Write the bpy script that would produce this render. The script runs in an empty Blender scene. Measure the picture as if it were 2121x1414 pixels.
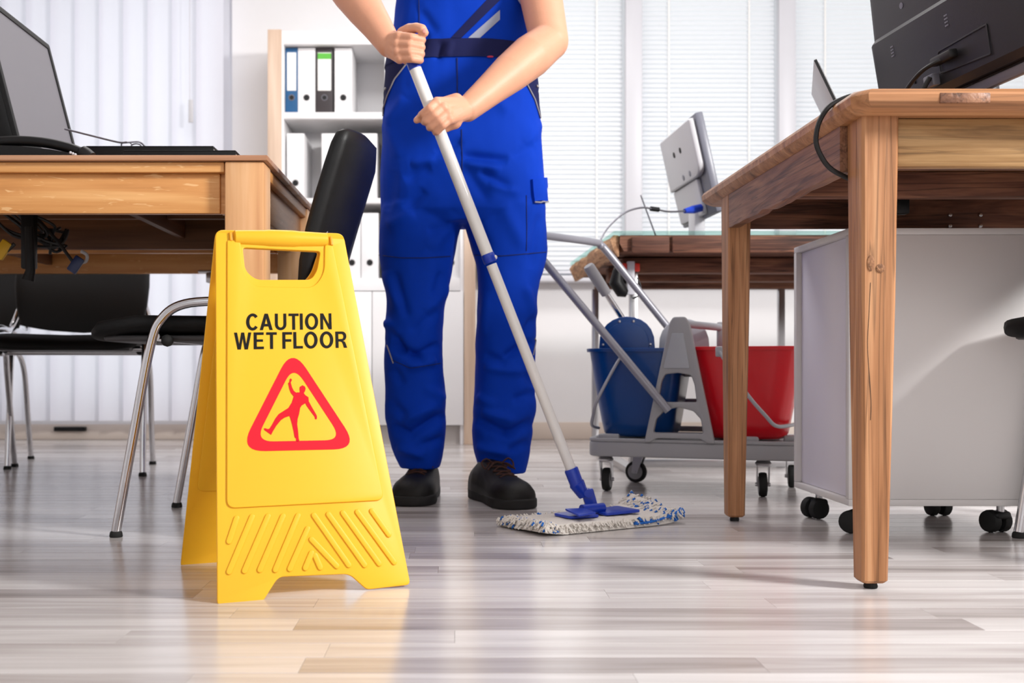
import bpy, bmesh, math, random
import numpy as np
from mathutils import Vector, Matrix
from mathutils.bvhtree import BVHTree

random.seed(7)
SC = bpy.context.scene
COL = SC.collection

# ---------------------------------------------------------------- camera
F, CX, CY, H = 2200.0, 950.0, 765.0, 0.345      # focal length and principal point in pixels, eye height in metres
cam_data = bpy.data.cameras.new('camera')
cam_data.sensor_width = 36.0
cam_data.lens = F / 2121 * 36
cam_data.shift_x = (1060.5 - CX) / 2121
cam_data.shift_y = (CY - 707.0) / 2121
cam_data.clip_start = 0.05
cam_data.dof.use_dof = True
cam_data.dof.focus_distance = 1.95
cam_data.dof.aperture_fstop = 5.6
cam = bpy.data.objects.new('camera', cam_data)
cam.location = (0, 0, H)
cam.rotation_euler = (math.pi / 2, 0, 0)
COL.objects.link(cam)
SC.camera = cam

# ---------------------------------------------------------------- world, lamps, exposure
world = bpy.data.worlds.new('daylight')
SC.world = world
world.use_nodes = True
bg = world.node_tree.nodes['Background']
bg.inputs[0].default_value = (0.97, 0.985, 1.0, 1)
bg.inputs[1].default_value = 1.0

def area(name, loc, target, sx, sy, power, color=(1, 1, 1)):
    L = bpy.data.lights.new(name, 'AREA')
    L.shape = 'RECTANGLE'; L.size = sx; L.size_y = sy; L.energy = power; L.color = color
    o = bpy.data.objects.new(name, L)
    o.location = loc
    o.rotation_euler = (Vector(target) - Vector(loc)).to_track_quat('-Z', 'Y').to_euler()
    COL.objects.link(o)
    return o
area('key_softbox', (2.9, 0.6, 2.05), (0.0, 2.2, 0.6), 0.5, 0.5, 115, (1.0, 0.985, 0.965))
area('background_fill_light', (-0.2, 3.6, 2.55), (-0.2, 3.6, 0), 2.4, 0.6, 32, (1.0, 0.98, 0.96))  # added fill lamp for the back of the room; no fixture seen

SC.view_settings.view_transform = 'Standard'
SC.view_settings.look = 'None'
SC.view_settings.gamma = 1.0
SC.view_settings.use_curve_mapping = False
SC.view_settings.exposure = 0.45
SC.cycles.use_denoising = True
SC.cycles.max_bounces = 8
SC.cycles.sample_clamp_indirect = 6.0
SC.cycles.caustics_reflective = False
SC.cycles.caustics_refractive = False

# ---------------------------------------------------------------- helpers
def P(x, y, d):
    """photograph pixel at distance d in front of the lens -> place in the room"""
    return Vector(((x - CX) * d / F, d, H + (CY - y) * d / F))
def G(x, y):
    d = H * F / (y - CY)
    return Vector(((x - CX) * d / F, d, 0))
def lin(c):
    c = c / 255.0
    return c / 12.92 if c <= 0.04045 else ((c + 0.055) / 1.055) ** 2.4
def rgb(r, g, b):
    return (lin(r), lin(g), lin(b), 1.0)

def mat(name, col, rough=0.5, metal=0.0, spec=0.5, coat=0.0, sheen=0.0, bump=0.0, bscale=400.0, trans=0.0, var=0.0, vscale=8.0):
    m = bpy.data.materials.new(name); m.use_nodes = True
    nt = m.node_tree; b = nt.nodes['Principled BSDF']
    b.inputs['Base Color'].default_value = col
    b.inputs['Roughness'].default_value = rough
    b.inputs['Metallic'].default_value = metal
    b.inputs['Specular IOR Level'].default_value = spec
    b.inputs['Coat Weight'].default_value = coat
    b.inputs['Sheen Weight'].default_value = sheen
    b.inputs['Transmission Weight'].default_value = trans
    tc = nt.nodes.new('ShaderNodeTexCoord')
    n = nt.nodes.new('ShaderNodeTexNoise'); n.inputs['Scale'].default_value = vscale
    n.inputs['Detail'].default_value = 4
    nt.links.new(tc.outputs['Object'], n.inputs['Vector'])
    mx = nt.nodes.new('ShaderNodeMix'); mx.data_type = 'RGBA'; mx.blend_type = 'MULTIPLY'
    v = max(var, 0.02)
    r = nt.nodes.new('ShaderNodeMapRange')
    r.inputs[3].default_value = 1 - v; r.inputs[4].default_value = 1 + v
    nt.links.new(n.outputs[0], r.inputs[0])
    mx.inputs[0].default_value = 1.0
    mx.inputs[6].default_value = col
    nt.links.new(r.outputs[0], mx.inputs[7])
    nt.links.new(mx.outputs[2], b.inputs['Base Color'])
    if bump:
        n2 = nt.nodes.new('ShaderNodeTexNoise'); n2.inputs['Scale'].default_value = bscale
        nt.links.new(tc.outputs['Object'], n2.inputs['Vector'])
        bp = nt.nodes.new('ShaderNodeBump'); bp.inputs['Strength'].default_value = bump
        bp.inputs['Distance'].default_value = 0.002
        nt.links.new(n2.outputs[0], bp.inputs['Height'])
        nt.links.new(bp.outputs[0], b.inputs['Normal'])
    return m

def ramp(nt, stops):
    r = nt.nodes.new('ShaderNodeValToRGB')
    e = r.color_ramp.elements
    while len(e) < len(stops): e.new(0.5)
    for el, (p, c) in zip(e, stops):
        el.position = p; el.color = c
    return r

def wood(name, stops, axis, rough=0.45, grain=14.0, along=1.0, fine=110.0, bump=0.25, seed=0.0, crack=0.0, distort=1.2, mapto=(0.25, 0.75), fleck=0.0):
    m = bpy.data.materials.new(name); m.use_nodes = True
    nt = m.node_tree; b = nt.nodes['Principled BSDF']; L = nt.links.new
    b.inputs['Roughness'].default_value = rough
    b.inputs['Specular IOR Level'].default_value = 0.35
    tc = nt.nodes.new('ShaderNodeTexCoord')
    def mp(across, al):
        q = nt.nodes.new('ShaderNodeMapping')
        s = [across] * 3; s[axis] = al
        q.inputs['Scale'].default_value = s
        q.inputs['Location'].default_value = (seed, seed * 1.7, seed * 0.6)
        L(tc.outputs['Object'], q.inputs['Vector']); return q
    q1 = mp(grain, along); q2 = mp(fine, along * 4)
    n1 = nt.nodes.new('ShaderNodeTexNoise'); n1.inputs['Scale'].default_value = 1.0
    n1.inputs['Detail'].default_value = 5; n1.inputs['Distortion'].default_value = distort
    L(q1.outputs[0], n1.inputs['Vector'])
    n2 = nt.nodes.new('ShaderNodeTexNoise'); n2.inputs['Scale'].default_value = 1.0; n2.inputs['Detail'].default_value = 3
    L(q2.outputs[0], n2.inputs['Vector'])
    add = nt.nodes.new('ShaderNodeMath'); add.operation = 'MULTIPLY_ADD'
    add.inputs[1].default_value = 0.35
    L(n2.outputs[0], add.inputs[0]); L(n1.outputs[0], add.inputs[2])
    mr = nt.nodes.new('ShaderNodeMapRange')
    mr.inputs[1].default_value = mapto[0] + 0.17; mr.inputs[2].default_value = mapto[1] + 0.17
    L(add.outputs[0], mr.inputs[0])
    r = ramp(nt, stops); L(mr.outputs[0], r.inputs[0])
    out = r.outputs[0]
    if crack:
        q3 = mp(grain * 2.2, along * 0.8)
        n3 = nt.nodes.new('ShaderNodeTexNoise'); n3.inputs['Scale'].default_value = 1.0; n3.inputs['Detail'].default_value = 2
        n3.inputs['Distortion'].default_value = 0.6
        L(q3.outputs[0], n3.inputs['Vector'])
        a = nt.nodes.new('ShaderNodeMath'); a.operation = 'SUBTRACT'; a.inputs[1].default_value = 0.5
        L(n3.outputs[0], a.inputs[0])
        c = nt.nodes.new('ShaderNodeMath'); c.operation = 'ABSOLUTE'; L(a.outputs[0], c.inputs[0])
        mr2 = nt.nodes.new('ShaderNodeMapRange')
        mr2.inputs[1].default_value = 0.0; mr2.inputs[2].default_value = 0.03
        mr2.inputs[3].default_value = 1 - crack; mr2.inputs[4].default_value = 1.0
        L(c.outputs[0], mr2.inputs[0])
        mx = nt.nodes.new('ShaderNodeMix'); mx.data_type = 'RGBA'; mx.blend_type = 'MULTIPLY'; mx.inputs[0].default_value = 1
        L(out, mx.inputs[6]); L(mr2.outputs[0], mx.inputs[7]); out = mx.outputs[2]
    if fleck:
        q4 = mp(150.0, 26.0); q4.inputs['Rotation'].default_value = (0, 0.35, 0)
        n4 = nt.nodes.new('ShaderNodeTexNoise'); n4.inputs['Scale'].default_value = 1.0; n4.inputs['Detail'].default_value = 1
        n4.inputs['Distortion'].default_value = 1.0
        L(q4.outputs[0], n4.inputs['Vector'])
        mr4 = nt.nodes.new('ShaderNodeMapRange'); mr4.inputs[1].default_value = 0.66; mr4.inputs[2].default_value = 0.74; mr4.inputs[4].default_value = fleck
        L(n4.outputs[0], mr4.inputs[0])
        mx4 = nt.nodes.new('ShaderNodeMix'); mx4.data_type = 'RGBA'; mx4.inputs[7].default_value = rgb(246, 206, 150)
        L(mr4.outputs[0], mx4.inputs[0]); L(out, mx4.inputs[6]); out = mx4.outputs[2]
    L(out, b.inputs['Base Color'])
    bp = nt.nodes.new('ShaderNodeBump'); bp.inputs['Strength'].default_value = bump; bp.inputs['Distance'].default_value = 0.003
    L(add.outputs[0], bp.inputs['Height']); L(bp.outputs[0], b.inputs['Normal'])
    return m

class MB:
    """collects shapes; build() links them as one mesh object"""
    def __init__(s): s.v = []; s.f = []
    def add(s, vs, fs, M=None):
        o = len(s.v)
        s.v += [tuple(M @ Vector(p)) if M is not None else tuple(p) for p in vs]
        s.f += [tuple(i + o for i in f) for f in fs]
        return s
    def box(s, x0, x1, y0, y1, z0, z1, bev=0.0, seg=2, M=None):
        bm = bmesh.new()
        bmesh.ops.create_cube(bm, size=1.0)
        for v in bm.verts:
            v.co = Vector((x0 + (v.co.x + .5) * (x1 - x0), y0 + (v.co.y + .5) * (y1 - y0), z0 + (v.co.z + .5) * (z1 - z0)))
        if bev > 0:
            bmesh.ops.bevel(bm, geom=list(bm.edges), offset=bev, segments=seg, affect='EDGES', profile=0.5)
        s.bm(bm, M); return s
    def bm(s, bm, M=None):
        bm.verts.index_update()
        s.add([v.co.copy() for v in bm.verts], [[v.index for v in f.verts] for f in bm.faces], M); bm.free(); return s
    def tube(s, pts, r, n=12, caps=True, M=None, flat=None, up=None):
        pts = [Vector(p) for p in pts]
        rs = r if isinstance(r, (list, tuple)) else [r] * len(pts)
        t = [(pts[min(i + 1, len(pts) - 1)] - pts[max(i - 1, 0)]).normalized() for i in range(len(pts))]
        a = Vector(up) if up is not None else (Vector((0, 0, 1)) if abs(t[0].z) < 0.9 else Vector((1, 0, 0)))
        vs, fs = [], []
        nrm = (a - t[0] * a.dot(t[0])).normalized()
        for i, p in enumerate(pts):
            nrm = (nrm - t[i] * nrm.dot(t[i])).normalized()
            b = t[i].cross(nrm)
            k = flat if flat else 1.0
            for j in range(n):
                th = 2 * math.pi * j / n
                vs.append(p + nrm * (math.cos(th) * rs[i] * k) + b * (math.sin(th) * rs[i]))
        for i in range(len(pts) - 1):
            for j in range(n):
                fs.append((i * n + j, i * n + (j + 1) % n, (i + 1) * n + (j + 1) % n, (i + 1) * n + j))
        if caps:
            fs.append(tuple(range(n - 1, -1, -1))); fs.append(tuple((len(pts) - 1) * n + j for j in range(n)))
        s.add(vs, fs, M); return s
    def lathe(s, prof, n=24, M=None, caps=True):
        vs, fs = [], []
        for (r, z) in prof:
            for j in range(n):
                th = 2 * math.pi * j / n
                vs.append((r * math.cos(th), r * math.sin(th), z))
        for i in range(len(prof) - 1):
            for j in range(n):
                fs.append((i * n + j, i * n + (j + 1) % n, (i + 1) * n + (j + 1) % n, (i + 1) * n + j))
        if caps:
            fs.append(tuple(range(n - 1, -1, -1))); fs.append(tuple((len(prof) - 1) * n + j for j in range(n)))
        s.add(vs, fs, M); return s
    def loft(s, rings, caps=True, M=None):
        n = len(rings[0]); vs = [p for r in rings for p in r]; fs = []
        for i in range(len(rings) - 1):
            for j in range(n):
                fs.append((i * n + j, i * n + (j + 1) % n, (i + 1) * n + (j + 1) % n, (i + 1) * n + j))
        if caps:
            fs.append(tuple(range(n - 1, -1, -1))); fs.append(tuple((len(rings) - 1) * n + j for j in range(n)))
        s.add(vs, fs, M); return s
    def prism(s, poly, h0, h1, M=None):
        n = len(poly)
        vs = [(x, y, h0) for x, y in poly] + [(x, y, h1) for x, y in poly]
        fs = [tuple(range(n - 1, -1, -1)), tuple(range(n, 2 * n))]
        fs += [(i, (i + 1) % n, n + (i + 1) % n, n + i) for i in range(n)]
        s.add(vs, fs, M); return s
    def ball(s, c, r, n=12, sc=(1, 1, 1), M=None):
        vs, fs = [], []
        m = n // 2
        for i in range(m + 1):
            ph = math.pi * i / m
            for j in range(n):
                th = 2 * math.pi * j / n
                vs.append((c[0] + r * sc[0] * math.sin(ph) * math.cos(th), c[1] + r * sc[1] * math.sin(ph) * math.sin(th), c[2] + r * sc[2] * math.cos(ph)))
        for i in range(m):
            for j in range(n):
                fs.append((i * n + j, (i + 1) * n + j, (i + 1) * n + (j + 1) % n, i * n + (j + 1) % n))
        s.add(vs, fs, M); return s
    def cone(s, p0, r0, p1, r1, n=14):
        """tapered capsule"""
        p0, p1 = Vector(p0), Vector(p1)
        s.ball(p0, r0, n); s.ball(p1, r1, n)
        s.tube([p0, p1], [r0, r1], n); return s
    def build(s, name, m, parent=None, sharp=35, smooth=True, fix=True):
        me = bpy.data.meshes.new(name)
        me.from_pydata(s.v, [], s.f)
        if fix:
            bm = bmesh.new(); bm.from_mesh(me)
            bmesh.ops.remove_doubles(bm, verts=bm.verts, dist=1e-6)
            bmesh.ops.recalc_face_normals(bm, faces=bm.faces)
            bm.to_mesh(me); bm.free()
        return link(name, me, m, parent, sharp, smooth)

def link(name, me, m, parent=None, sharp=35, smooth=True):
    if smooth and len(me.polygons):
        me.polygons.foreach_set('use_smooth', [True] * len(me.polygons))
        me.set_sharp_from_angle(angle=math.radians(sharp))
    if m is not None: me.materials.append(m)
    o = bpy.data.objects.new(name, me)
    COL.objects.link(o)
    if parent is not None:
        o.parent = parent
        o.matrix_parent_inverse = wm(parent).inverted()
    return o
def wm(o):
    M = o.matrix_basis
    if o.parent is not None: M = wm(o.parent) @ o.matrix_parent_inverse @ M
    return M
def tag(o, label, cat, group=None):
    o['label'] = label; o['category'] = cat
    if group: o['group'] = group
    return o
def thing(name, label, cat, loc=(0, 0, 0), group=None, rz=0.0):
    o = bpy.data.objects.new(name, None); COL.objects.link(o)
    o.empty_display_size = 0.05
    o.location = loc; o.rotation_euler = (0, 0, rz)
    return tag(o, label, cat, group)
def struct(o):
    o['kind'] = 'structure'; return o
def plabel(o, l):
    o['label'] = l; return o
def copy_tree(o, parent=None):
    c = o.copy(); COL.objects.link(c)
    if parent is not None: c.parent = parent
    for ch in list(o.children): copy_tree(ch, c)
    return c
def place(o, loc, rz, label=None):
    o.location = loc; o.rotation_euler = (0, 0, rz)
    if label: o['label'] = label
    return o
def cr(pts, n=6, closed=False):
    """smooth curve through points"""
    pts = [Vector(p) for p in pts]; out = []
    N = len(pts)
    segs = N if closed else N - 1
    for i in range(segs):
        if closed: a, b, c, d = (pts[(i + k) % N] for k in (-1, 0, 1, 2))
        else: a, b, c, d = pts[max(i - 1, 0)], pts[i], pts[i + 1], pts[min(i + 2, N - 1)]
        for k in range(n):
            t = k / n
            out.append(0.5 * ((2 * b) + (c - a) * t + (2 * a - 5 * b + 4 * c - d) * t * t + (3 * b - a - 3 * c + d) * t ** 3))
    if not closed: out.append(pts[-1])
    return out
def round_poly(pts, r, n=5):
    """2-D polygon with rounded corners; r one radius or one per corner"""
    out = []; N = len(pts)
    for i in range(N):
        p = Vector(pts[i]); a = Vector(pts[i - 1]); b = Vector(pts[(i + 1) % N])
        rr = r[i] if isinstance(r, (list, tuple)) else r
        if rr <= 0: out.append((p.x, p.y)); continue
        da = (a - p); db = (b - p)
        k = min(rr, da.length * 0.45, db.length * 0.45)
        p0 = p + da.normalized() * k; p2 = p + db.normalized() * k
        for j in range(n + 1):
            t = j / n
            q = p0 * (1 - t) ** 2 + p * 2 * t * (1 - t) + p2 * t * t
            out.append((q.x, q.y))
    return out
def plate(outer, holes=(), thick=0.004, bevel=0.0, bres=2):
    """flat plate with holes: verts and faces in its own x, y (z = thickness, from 0 up)"""
    cu = bpy.data.curves.new('plate', 'CURVE'); cu.dimensions = '2D'; cu.fill_mode = 'BOTH'
    cu.extrude = max(thick / 2 - bevel, 1e-5); cu.bevel_depth = bevel; cu.bevel_resolution = bres
    cu.offset = -bevel
    for loop in [outer] + list(holes):
        sp = cu.splines.new('POLY'); sp.points.add(len(loop) - 1)
        for q, (x, y) in zip(sp.points, loop): q.co = (x, y, 0, 1)
        sp.use_cyclic_u = True
    return curve_mesh(cu, thick / 2)
def curve_mesh(cu, dz=0.0):
    o = bpy.data.objects.new('tmp', cu); COL.objects.link(o)
    bpy.context.view_layer.update()
    ev = o.evaluated_get(bpy.context.evaluated_depsgraph_get())
    me = ev.to_mesh()
    vs = [(v.co.x, v.co.y, v.co.z + dz) for v in me.vertices]; fs = [tuple(p.vertices) for p in me.polygons]
    ev.to_mesh_clear(); bpy.data.objects.remove(o); bpy.data.curves.remove(cu)
    return vs, fs
def text(s, size=1.0, offset=0.0, thick=0.0006, align='CENTER', spacing=1.0):
    cu = bpy.data.curves.new('lettering', 'FONT'); cu.body = s; cu.size = size; cu.align_x = align
    cu.extrude = thick / 2; cu.offset = offset; cu.space_character = spacing
    return curve_mesh(cu, thick / 2)
def fit(vs, x0, x1, y0, y1):
    a = np.array(vs); lo = a.min(0); hi = a.max(0)
    return [(x0 + (p[0] - lo[0]) / (hi[0] - lo[0]) * (x1 - x0), y0 + (p[1] - lo[1]) / (hi[1] - lo[1]) * (y1 - y0), p[2]) for p in vs]
def frame(o, x, y, z):
    return Matrix(((x[0], y[0], z[0], o[0]), (x[1], y[1], z[1], o[1]), (x[2], y[2], z[2], o[2]), (0, 0, 0, 1)))
def remesh(mb, voxel, smooth_it=4, fac=0.5):
    """melt overlapping closed shapes into one continuous skin"""
    me = bpy.data.meshes.new('melt'); me.from_pydata(mb.v, [], mb.f)
    o = bpy.data.objects.new('melt', me); COL.objects.link(o)
    r = o.modifiers.new('r', 'REMESH'); r.mode = 'VOXEL'; r.voxel_size = voxel
    if smooth_it:
        q = o.modifiers.new('s', 'SMOOTH'); q.factor = fac; q.iterations = smooth_it
    bpy.context.view_layer.update()
    ev = o.evaluated_get(bpy.context.evaluated_depsgraph_get())
    out = bpy.data.meshes.new_from_object(ev)
    bpy.data.objects.remove(o); bpy.data.meshes.remove(me)
    return out

# ---------------------------------------------------------------- materials
M = {}
M['wall'] = mat('wall_paint', rgb(236, 235, 236), 0.9, var=0.02)
M['white'] = mat('white_laminate', rgb(238, 237, 238), 0.45, var=0.015)
M['cabinet'] = mat('cabinet_laminate', rgb(222, 219, 218), 0.4, var=0.02)
M['lavender'] = mat('pale_tambour', rgb(226, 222, 234), 0.5)
M['skirting'] = mat('skirting_cream', rgb(214, 200, 188), 0.5)
M['pvc'] = mat('window_pvc', rgb(212, 212, 218), 0.4)
M['yellow'] = mat('yellow_plastic', rgb(255, 204, 48), 0.36, spec=0.35, var=0.015)
M['yellow_dark'] = mat('yellow_slot', rgb(226, 150, 0), 0.5)
M['ink_black'] = mat('black_print', rgb(14, 13, 12), 0.6, spec=0.15)
M['ink_red'] = mat('red_print', rgb(240, 26, 44), 0.6, spec=0.15)
M['ink_crimson'] = mat('crimson_print', rgb(205, 14, 36), 0.6, spec=0.15)
M['black'] = mat('black_plastic', rgb(13, 13, 14), 0.5, spec=0.3, var=0.05)
M['rubber'] = mat('black_rubber', rgb(20, 20, 20), 0.8)
M['leather'] = mat('black_leatherette', rgb(10, 10, 11), 0.45, spec=0.35, bump=0.15, bscale=500)
M['seat_black'] = mat('black_seat_fabric', rgb(9, 9, 10), 0.65, spec=0.25, bump=0.2, bscale=700)
M['chrome'] = mat('chrome', rgb(205, 205, 208), 0.12, metal=1.0)
M['steel'] = mat('brushed_steel', rgb(190, 190, 192), 0.3, metal=1.0)
M['greytube'] = mat('grey_painted_tube', rgb(150, 150, 158), 0.35, metal=0.3)
M['cartgrey'] = mat('grey_cart_plastic', rgb(156, 156, 159), 0.5, var=0.03)
M['cartlight'] = mat('light_grey_plastic', rgb(165, 168, 174), 0.45)
M['bucket_blue'] = mat('blue_bucket_plastic', rgb(0, 64, 132), 0.3)
M['bucket_red'] = mat('red_bucket_plastic', rgb(214, 14, 32), 0.28)
M['mop_blue'] = mat('mop_blue_plastic', rgb(20, 58, 178), 0.3)
M['mop_white'] = mat('mop_pole_white', rgb(236, 234, 230), 0.3, coat=0.3)
M['monitor'] = mat('monitor_black', rgb(40, 39, 44), 0.45, spec=0.35, bump=0.1, bscale=900)
M['monitor_dark'] = mat('monitor_recess', rgb(16, 16, 18), 0.5)
M['mon_silver'] = mat('monitor_silver', rgb(200, 200, 204), 0.4)
M['mon_side'] = mat('monitor_side_grey', rgb(116, 118, 130), 0.35)
M['screen'] = mat('dead_screen', rgb(118, 116, 122), 0.5, spec=0.3)
M['lid'] = mat('laptop_lid_grey', rgb(176, 174, 176), 0.4, metal=0.4)
M['binder_white'] = mat('binder_white', rgb(240, 239, 240), 0.5)
M['binder_blue'] = mat('binder_blue', rgb(28, 86, 134), 0.5)
M['binder_black'] = mat('binder_black', rgb(58, 52, 54), 0.5)
M['paper'] = mat('paper_label', rgb(244, 243, 240), 0.7)
M['green'] = mat('green_label', rgb(92, 184, 60), 0.6)
M['hole'] = mat('binder_hole', rgb(14, 14, 16), 0.7)
M['overall'] = mat('blue_workwear', rgb(0, 57, 180), 0.8, spec=0.15, bump=0.25, bscale=900, var=0.05)
M['navy'] = mat('navy_trim', rgb(28, 32, 76), 0.8, spec=0.15, bump=0.3, bscale=700)
M['piping'] = mat('grey_piping', rgb(150, 146, 150), 0.6)
M['reflective'] = mat('grey_reflective_tape', rgb(150, 156, 176), 0.4)
M['seam'] = mat('dark_blue_seam', rgb(4, 30, 96), 0.8)
M['redtag'] = mat('red_tag', rgb(190, 40, 80), 0.6)
M['shirt'] = mat('white_shirt', rgb(228, 228, 232), 0.8)
M['hair'] = mat('brown_hair', rgb(62, 42, 28), 0.6, bump=0.5, bscale=200)
M['shoe'] = mat('black_shoe_leather', rgb(15, 13, 12), 0.55, spec=0.3, bump=0.2, bscale=400)
M['sole'] = mat('black_sole', rgb(18, 17, 17), 0.75)
M['lace'] = mat('brown_lace', rgb(58, 28, 17), 0.8)
M['dark'] = mat('cable_black', rgb(18, 18, 19), 0.5)
M['tagyellow'] = mat('yellow_tag', rgb(206, 160, 20), 0.5)
M['vga'] = mat('blue_plug', rgb(30, 66, 190), 0.4)
M['red'] = mat('red_switch', rgb(226, 52, 36), 0.4)
M['wire'] = mat('grey_wire', rgb(120, 118, 126), 0.35, metal=0.6)
M['padwhite'] = mat('mop_fibre_white', rgb(226, 220, 212), 0.95, bump=0.9, bscale=320, var=0.10, vscale=60)
M['padblue'] = mat('mop_fibre_blue', rgb(34, 104, 190), 0.95)

# skin: soft subsurface flush
m = mat('skin', rgb(226, 165, 134), 0.48, spec=0.4, var=0.07, vscale=26, bump=0.12, bscale=260)
b = m.node_tree.nodes['Principled BSDF']
b.inputs['Subsurface Weight'].default_value = 0.12
b.inputs['Subsurface Radius'].default_value = (0.012, 0.005, 0.003)
b.inputs['Subsurface Scale'].default_value = 0.6
M['skin'] = m
M['nail'] = mat('fingernail', rgb(230, 160, 148), 0.3)

# moulded polypropylene lets a little light through
nt = M['yellow'].node_tree; pb = nt.nodes['Principled BSDF']
tr = nt.nodes.new('ShaderNodeBsdfTranslucent'); tr.inputs[0].default_value = rgb(255, 176, 0)
xs = nt.nodes.new('ShaderNodeMixShader'); xs.inputs[0].default_value = 0.26
nt.links.new(pb.outputs[0], xs.inputs[1]); nt.links.new(tr.outputs[0], xs.inputs[2])
nt.links.new(xs.outputs[0], nt.nodes['Material Output'].inputs[0])

def translucent(name, col, f=0.5):
    m = bpy.data.materials.new(name); m.use_nodes = True
    nt = m.node_tree; nt.nodes.remove(nt.nodes['Principled BSDF'])
    d = nt.nodes.new('ShaderNodeBsdfDiffuse'); t = nt.nodes.new('ShaderNodeBsdfTranslucent')
    d.inputs[0].default_value = col; t.inputs[0].default_value = col
    x = nt.nodes.new('ShaderNodeMixShader'); x.inputs[0].default_value = f
    nt.links.new(d.outputs[0], x.inputs[1]); nt.links.new(t.outputs[0], x.inputs[2])
    nt.links.new(x.outputs[0], nt.nodes['Material Output'].inputs[0])
    return m
M['slat'] = translucent('venetian_slat', rgb(246, 247, 249), 0.5)
M['vslat'] = translucent('vertical_slat', rgb(247, 247, 252), 0.68)
def glass(name, tint, refl=0.06):
    m = bpy.data.materials.new(name); m.use_nodes = True
    nt = m.node_tree; nt.nodes.remove(nt.nodes['Principled BSDF'])
    a = nt.nodes.new('ShaderNodeBsdfTransparent'); a.inputs[0].default_value = tint
    g = nt.nodes.new('ShaderNodeBsdfGlossy'); g.inputs['Roughness'].default_value = 0.03
    x = nt.nodes.new('ShaderNodeMixShader'); x.inputs[0].default_value = refl
    nt.links.new(a.outputs[0], x.inputs[1]); nt.links.new(g.outputs[0], x.inputs[2])
    nt.links.new(x.outputs[0], nt.nodes['Material Output'].inputs[0])
    return m
M['pane'] = glass('window_glass', (0.97, 0.99, 0.98, 1))
M['glass_top'] = glass('green_edge_glass', (0.74, 0.90, 0.86, 1), 0.10)

OAK = [(0.0, rgb(176, 114, 58)), (0.45, rgb(212, 150, 88)), (1.0, rgb(232, 178, 116))]
BEECH = [(0.0, rgb(206, 150, 102)), (0.5, rgb(226, 174, 124)), (1.0, rgb(240, 196, 150))]
for ax, nm in enumerate('xyz'):
    M['oak_' + nm] = wood('oak_' + nm, OAK, ax, 0.38, grain=16, along=1.0, bump=0.08, seed=3.1 + ax, distort=0.8, fleck=0.55)
    M['beech_' + nm] = wood('beech_' + nm, BEECH, ax, 0.4, grain=14, along=1.2, bump=0.06, seed=5.1 + ax, distort=0.6)
TEAK = [(0.0, rgb(112, 72, 42)), (0.3, rgb(158, 108, 70)), (0.65, rgb(178, 126, 86)), (1.0, rgb(198, 148, 106))]
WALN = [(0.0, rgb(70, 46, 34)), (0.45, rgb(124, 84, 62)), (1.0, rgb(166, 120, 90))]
PALE = [(0.0, rgb(104, 76, 46)), (0.4, rgb(156, 118, 74)), (1.0, rgb(190, 152, 104))]
M['teak_z'] = wood('teak_leg', TEAK, 2, 0.5, grain=26, along=1.6, bump=0.5, seed=1.3, crack=0.45, distort=1.6)
M['teak_x'] = wood('teak_top', TEAK, 0, 0.42, grain=24, along=1.4, bump=0.35, seed=2.2, crack=0.25, distort=1.0)
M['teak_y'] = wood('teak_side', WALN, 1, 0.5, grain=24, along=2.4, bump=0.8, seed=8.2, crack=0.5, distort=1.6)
M['pale_x'] = wood('pale_apron', PALE, 0, 0.5, grain=34, along=2.2, bump=0.5, seed=4.7, crack=0.3, distort=1.8)
RUST = [(0.0, rgb(58, 34, 26)), (0.5, rgb(108, 70, 54)), (1.0, rgb(150, 104, 78))]
M['rust_x'] = wood('rustic_top', RUST, 0, 0.7, grain=22, along=2.0, bump=0.8, seed=6.6, crack=0.6, distort=1.6)
M['rust_y'] = wood('rustic_end', [(0.0, rgb(120, 80, 54)), (0.5, rgb(168, 124, 88)), (1.0, rgb(204, 162, 124))], 1, 0.7, grain=24, along=4.0, bump=0.8, seed=7.6, crack=0.5, distort=1.6)
M['frame_wood'] = wood('shelf_frame_wood', [(0.0, rgb(196, 168, 146)), (0.5, rgb(214, 188, 166)), (1.0, rgb(226, 204, 184))], 2, 0.5, grain=14, along=1.0, bump=0.05, seed=9.0)

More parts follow.
